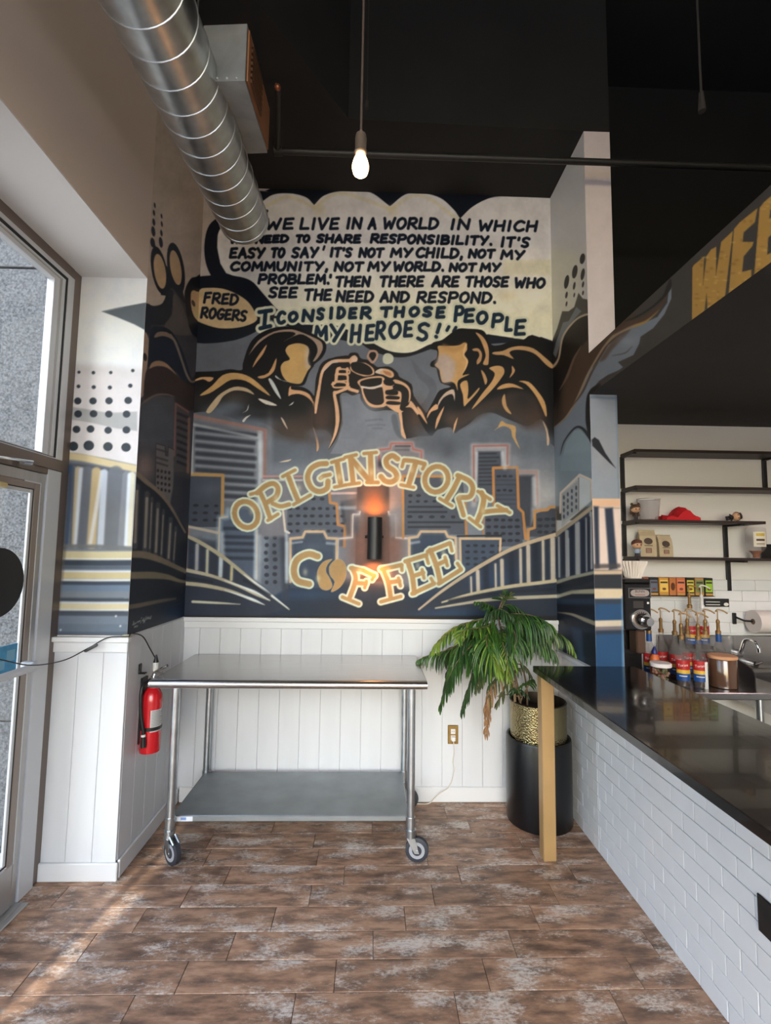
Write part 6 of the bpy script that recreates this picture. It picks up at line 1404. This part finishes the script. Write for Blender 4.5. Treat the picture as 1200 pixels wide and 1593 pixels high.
hh = at(1177, 1034, 'Y', 3.42); MB().cyl((hh.x, 3.484, hh.z), (hh.x, 3.42, hh.z), .022, n=16).tube([(hh.x-.005, 3.42, hh.z), (hh.x+.03, 3.4, hh.z+.02)], .007, 8).cyl((f0.x, 3.484, 1.0), (f0.x, 3.45, 1.0), .025, n=16).build('valve', M_CHROME, t, smooth=True)
g0 = at(1173, 1072, 'Z', zs); gx = 2.345
pro = [(3.47, zs), (2.93, zs), (2.93, zs+.075), (2.945, zs+.10), (2.975, zs+.117), (3.06, zs+.127), (3.47, zs+.152)]
t = MB().prism(pro, -.004, .004, fn=lambda a, b, z: (2.305+(a-2.93)*.28+z, a, b)).build('splash_guard', mat('black_splash_panel', (34, 29, 27), .4), None, origin=(2.38, 3.2, zs)); tag(t, 'black upright panel with a curved corner between the jar and the sink', 'splash guard')
# ---- wooden-lidded jar
p = Vector((at(1126, 1070, 'Y', 3.0).x, 3.0, zs)); t = thing('lidded_jar', 'dark amber jar with a round wooden lid on the steel counter', 'jar', p)
MB().lathe([(.07, 0), (.076, .004), (.0765, .165), (.074, .17), (.001, .17)], p, 30).build('jar_body', mat('dark_amber_jar', (92, 66, 50), .15, coat=.6), t, smooth=True)
MB().lathe([(.077, .17), (.08, .173), (.08, .186), (.076, .19), (.001, .19)], p, 30).build('lid', mat('light_wood_lid', (206, 152, 112), .6, nscale=20, namp=.08), t, smooth=True)
# ---- candy tub
p = Vector((at(1029, 1060, 'Y', 3.0).x, 3.0, zs+.02)); t = thing('candy_tub', 'white rimmed plastic tub of pink and green sweets near the grinder', 'tub', p)
MB().lathe([(.045, -.02), (.046, 0), (.055, .10), (.053, .10), (.044, .0), (.001, 0)], p, 24).build('tub_wall', clear_glass('frosted_tub', (236, 232, 230), 1.4, .2), t, smooth=True)
MB().lathe([(.055, .098), (.0605, .10), (.0605, .118), (.057, .122), (.001, .120)], p, 24).build('lid', mat('white_tub_lid', (228, 220, 220), .5), t, smooth=True)
sw_ = [MB(), MB(), MB()]
for k in range(90):
    a = rs.random()*6.28; r = .042*math.sqrt(rs.random()); sw_[k % 3].sph(p+Vector((r*math.cos(a), r*math.sin(a), .006+.085*rs.random())), .0085, 6)
for b, c_ in zip(sw_, ((206, 110, 110), (150, 168, 120), (214, 176, 160))):
    o = b.build('sweets', mat('sweet_%d' % c_[0], c_, .5), t); o['kind'] = 'stuff'
# ---- syrup bottles
M_CLB = clear_glass('bottle_glass', (240, 238, 237), 1.6, .02, .08); M_PUMP = mat('gold_pump', (140, 108, 66), .4, .5); M_WPUMP = mat('white_pump', (226, 222, 220), .4)
M_LR, M_LY, M_LB2 = mat('label_red', (176, 26, 30), .45), mat('label_yellow', (222, 180, 60), .45), mat('label_blue', (26, 74, 140), .45)
M_SYR = mat('dark_syrup', (58, 36, 30), .12); M_SYC = mat('pale_syrup', (170, 120, 104), .2)
def bottle(p, label, white=False, dark=True, sc=1., neck=None):
    t = thing('syrup_bottle', label, 'syrup bottle', p, 'pump syrup bottles behind the bar'); s = sc; V = lambda x, y, z: p+Vector((x*s, y*s, z*s))
    sm = lambda pr: [(r*s, z*s) for r, z in pr]
    MB().lathe(sm([(.034, 0), (.0385, .006), (.0385, .165), (.036, .185), (.024, .215), (.0155, .235), (.0145, .285), (.016, .29)]), p, 24, cap=False).build('glass', M_CLB, t, smooth=True)
    MB().lathe(sm([(.001, .006), (.035, .008), (.035, .15 if dark else .11), (.001, .15 if dark else .11)]), p, 20).build('syrup', M_SYR if dark else M_SYC, t, smooth=True)
    def band(z0, z1, r=.0392):
        aa = np.linspace(-math.pi, 0, 19); return MB().add([tuple(V(r*math.cos(a), r*math.sin(a), z)) for z in (z0, z1) for a in aa], [(i, i+1, 20+i, 19+i) for i in range(18)])
    lb = band(.105, .162).build('label', M_LR, t); band(.083, .105).build('label_yellow_band', M_LY, lb); band(.04, .083).build('label_blue_band', M_LB2, lb)
    lettering('Torani', .021, lambda x, y: tuple(V(.0397*math.sin(x/.0385-.5), -.0397*math.cos(x/.0385-.5), .132+y+x*.12)), 'label_lettering', mat('label_white', (236, 232, 226), .5), lb)
    MB().add([tuple(V(.0396*math.sin(x/.0385-.5), -.0396*math.cos(x/.0385-.5), z)) for z in (.066, .071) for x in np.linspace(-.022, .022, 8)], [(i, i+1, 9+i, 8+i) for i in range(7)]).build('label_line', MATS['label_white'], lb)
    pm = MB().lathe(sm([(.0165, .283), (.017, .303), (.0105, .31), (.0095, .352), (.0115, .356), (.0115, .370), (.005, .38)]), p, 16)
    pm.tube([V(0, 0, .38), V(0, 0, .435)], .0034*s, 8).tube(catmull([V(-.012, 0, .43), V(0, 0, .442), V(.025, -.012, .438), V(.05, -.025, .42)]), [.006*s]*13+[.006*s]*6 if False else .0046*s, 8)
    pm.build('pump', M_WPUMP if white else M_PUMP, t, smooth=True)
    if neck: MB().lathe(sm([(.0165, .235), (.0172, .24), (.0165, .288)]), p, 16, cap=False).build('neck_wrap', neck, t, smooth=True)
    return t
def bp_(px, py, y): q = at(px, py, 'Y', y); return Vector((q.x, y, zs))
rz = MB().box((at(1066, 1010, 'Y', 3.42).x, 3.37, zs), (at(1106, 1010, 'Y', 3.42).x, 3.47, zs+.145), bev=.003).build('riser', M_STEEL, None); tag(rz, 'low steel riser block holding up the two back syrup bottles', 'riser')
bottle(bp_(1063.5, 1066, 3.0), 'gold pump syrup bottle in the front row, left of two with full labels')
bottle(bp_(1090, 1068, 2.98), 'gold pump syrup bottle in the front row, right of two, beside the jar')
bottle(bp_(1053, 1060, 3.16), 'gold pump syrup bottle in the second row behind the front left one', dark=True)
bottle(bp_(1031, 1050, 3.26), 'gold pump syrup bottle standing behind the candy tub', dark=False)
bottle(bp_(1073, 1060, 3.22), 'gold pump syrup bottle between and behind the two front ones')
bottle(bp_(1101, 1055, 3.2), 'gold pump clear syrup bottle behind the front right one', dark=False)
bottle(bp_(1121, 1055, 3.2)+Vector((0, 0, 0)), 'clear syrup bottle with a blue neck wrap behind the wooden lidded jar', dark=False, neck=M_LB2)
bottle(bp_(1012, 1050, 3.2), 'syrup bottle with a blue neck wrap right beside the coffee grinder', neck=M_LB2)
q = at(1076, 1010, 'Y', 3.42); bottle(Vector((q.x, 3.42, zs+.145)), 'gold pump syrup bottle raised on the riser at the back')
q = at(1095, 1010, 'Y', 3.42); bottle(Vector((q.x, 3.42, zs+.145)), 'white pump syrup bottle raised on the riser at the back', white=True)
p = bp_(1019.5, 1040, 3.12); t = thing('squeeze_bottle', 'orange squeeze bottle with a blue cap beside the grinder', 'bottle', p)
MB().lathe([(.026, 0), (.03, .01), (.03, .12), (.026, .15), (.016, .17), (.001, .172)], p, 20).build('body', mat('orange_plastic', (206, 106, 54), .4), t, smooth=True)
MB().lathe([(.017, .168), (.018, .185), (.011, .2), (.005, .215), (.001, .216)], p, 16).build('cap', mat('navy_cap', (34, 44, 110), .4), t, smooth=True)
p = bp_(1099, 1066, 2.93); t = thing('white_sleeve', 'slim white sleeve of cups standing beside the front right syrup bottle', 'cup sleeve', p+Vector((.012, 0, 0)))
q = p+Vector((.014, .02, 0)); MB().lathe([(.011, 0), (.012, .002), (.0125, .155), (.01, .158), (.001, .158)], q, 14).build('cups', M_WHP, t, smooth=True)
# ---- coffee grinder with filter stack
gy = 3.06; ga, gb = at(970.5, 908, 'Y', gy), at(1015, 980, 'Y', gy)
t = thing('coffee_grinder', 'black upright coffee grinder with a chrome dial at the end of the counter', 'coffee grinder', ((ga.x+gb.x)/2, gy+.12, zs))
zb_, zt_ = at(990, 981, 'Y', gy).z, at(990, 907, 'Y', gy).z
MB().box((ga.x, gy, zb_), (gb.x, gy+.26, zt_), bev=.008).build('housing', mat('black_enamel', (22, 21, 23), .25, coat=.3), t)
MB().box((ga.x+.012, gy+.1, zs), (gb.x-.012, gy+.26, zb_+.004), bev=.006).box((ga.x, gy-.01, zs), (gb.x, gy+.26, zs+.025), bev=.004).build('stand', MATS['black_enamel'], t)
MB().box((ga.x+.002, gy-.004, zt_), (gb.x-.002, gy+.26, zt_+.025), bev=.006).build('hopper_lid', M_BLKP, t)
pc = at(996, 922.5, 'Y', gy); w_ = at(1012, 922, 'Y', gy).x-pc.x; h_ = .026
MB().box((pc.x-w_-.008, gy-.003, pc.z-h_-.006), (pc.x+w_+.004, gy-.0005, pc.z+h_+.006), bev=.001).build('badge_frame', M_CHROME, t)
MB().box((pc.x-w_-.004, gy-.004, pc.z-h_-.002), (pc.x+w_, gy-.003, pc.z+h_+.002)).build('badge_back', M_BLKM, t)
stad = [(w_*.9*np.sign(math.cos(a))*min(1, abs(math.cos(a))**.5), h_*.85*math.sin(a)) for a in np.linspace(0, 2*math.pi, 36, endpoint=False)]
MB().prism(stad, 0, .0015, fn=lambda x, y, z: (pc.x-.003+x, gy-.0042-z, pc.z+y)).build('badge', mat('silver_badge', (176, 164, 160), .4, .3), t)
lettering('BUNN', .022, lambda x, y: (pc.x-.003+x, gy-.0062, pc.z+.010+y), 'badge_lettering', M_BLKP, t)
MB().box((pc.x-.035, gy-.0062, pc.z-.013), (pc.x+.03, gy-.0058, pc.z-.009)).build('badge_line', mat('red_grey_ink', (150, 96, 92), .5), t)
MB().box((pc.x-.045, gy-.002, pc.z-.095), (pc.x+.02, gy, pc.z-.05)).build('instruction_plate', mat('dark_grey_plate', (54, 50, 50), .5), t)
MB().box((pc.x+.042, gy-.003, pc.z-.068), (pc.x+.056, gy, pc.z-.055), bev=.001).build('switch', M_WHP, t)
dc_ = at(997.5, 963.5, 'Y', gy); rd = .062
MB().tube([dc_+Vector((0, 0, 0)), dc_+Vector((0, -.006, 0))], rd, 36).build('dial_plate', M_CHROME, t, smooth=True)
MB().tube([dc_+Vector((0, -.006, 0)), dc_+Vector((0, -.008, 0))], rd*.86, 36).build('dial_face', mat('dial_face', (150, 138, 132), .35, .6), t, smooth=True)
b = MB()
for k in range(9):
    a = math.radians(20+k*17.5); b.box(dc_+Vector((rd*.72*math.cos(a)-.003, -.0095, rd*.72*math.sin(a)-.003)), dc_+Vector((rd*.72*math.cos(a)+.003, -.008, rd*.72*math.sin(a)+.003)))
b.build('dial_marks', M_BLKP, t)
MB().tube([dc_+Vector((0, -.008, 0)), dc_+Vector((.008, -.05, -.004)), dc_+Vector((.008, -.052, -.004)), dc_+Vector((.012, -.085, -.006))], [.042, .04, .028, .025], 28).build('dial_knob', M_CHROME, t, smooth=True)
ch = at(996, 985, 'Y', gy); MB().box((ch.x-.03, gy-.015, zb_-.14), (ch.x+.03, gy+.08, zb_+.004), bev=.008).build('chute', mat('brushed_brown_chute', (116, 92, 80), .35, .8), t)
# paper filters on top
p = Vector((at(988, 908, 'Y', gy+.1).x, gy+.12, zt_+.025)); t = thing('coffee_filters', 'stack of fluted white paper coffee filters on top of the grinder', 'coffee filters', p)
n = 52; b = MB()
for layer in range(3):
    o = len(b.v); zo = layer*.006
    for r, z in ((.05, 0), (.064, .045), (.082, .10)):
        for j in range(n): 
            q_ = 2*math.pi*j/n; k_ = 1+(.10 if j % 2 else -.10)*(z/.1); b.v.append(tuple(p+Vector((r*k_*math.cos(q_), r*k_*math.sin(q_), z+zo+.001))))
    fs = [(o+i*n+j, o+i*n+(j+1) % n, o+(i+1)*n+(j+1) % n, o+(i+1)*n+j) for i in range(2) for j in range(n)]+[tuple(o+j for j in range(n))[::-1]]
    b.f += fs; b.m += [0]*len(fs)
b.build('filters', mat('filter_paper', (236, 228, 220), .9), t)
# recessed downlight trims in the soffit above the bar
for k, (x, y) in enumerate(((2.35, 2.55), (3.4, 2.55))):
    o = MB().lathe([(.045, ZS1-.004), (.065, ZS1-.006), (.068, ZS1-.001), (.045, ZS1-.001)], (x, y, 0), 24, cap=False).build('downlight', M_WHP, None, origin=(x, y, ZS1)); tag(o, 'white ring of the recessed soffit light '+('nearer the wing wall' if k == 0 else 'at the right'), 'ceiling light')
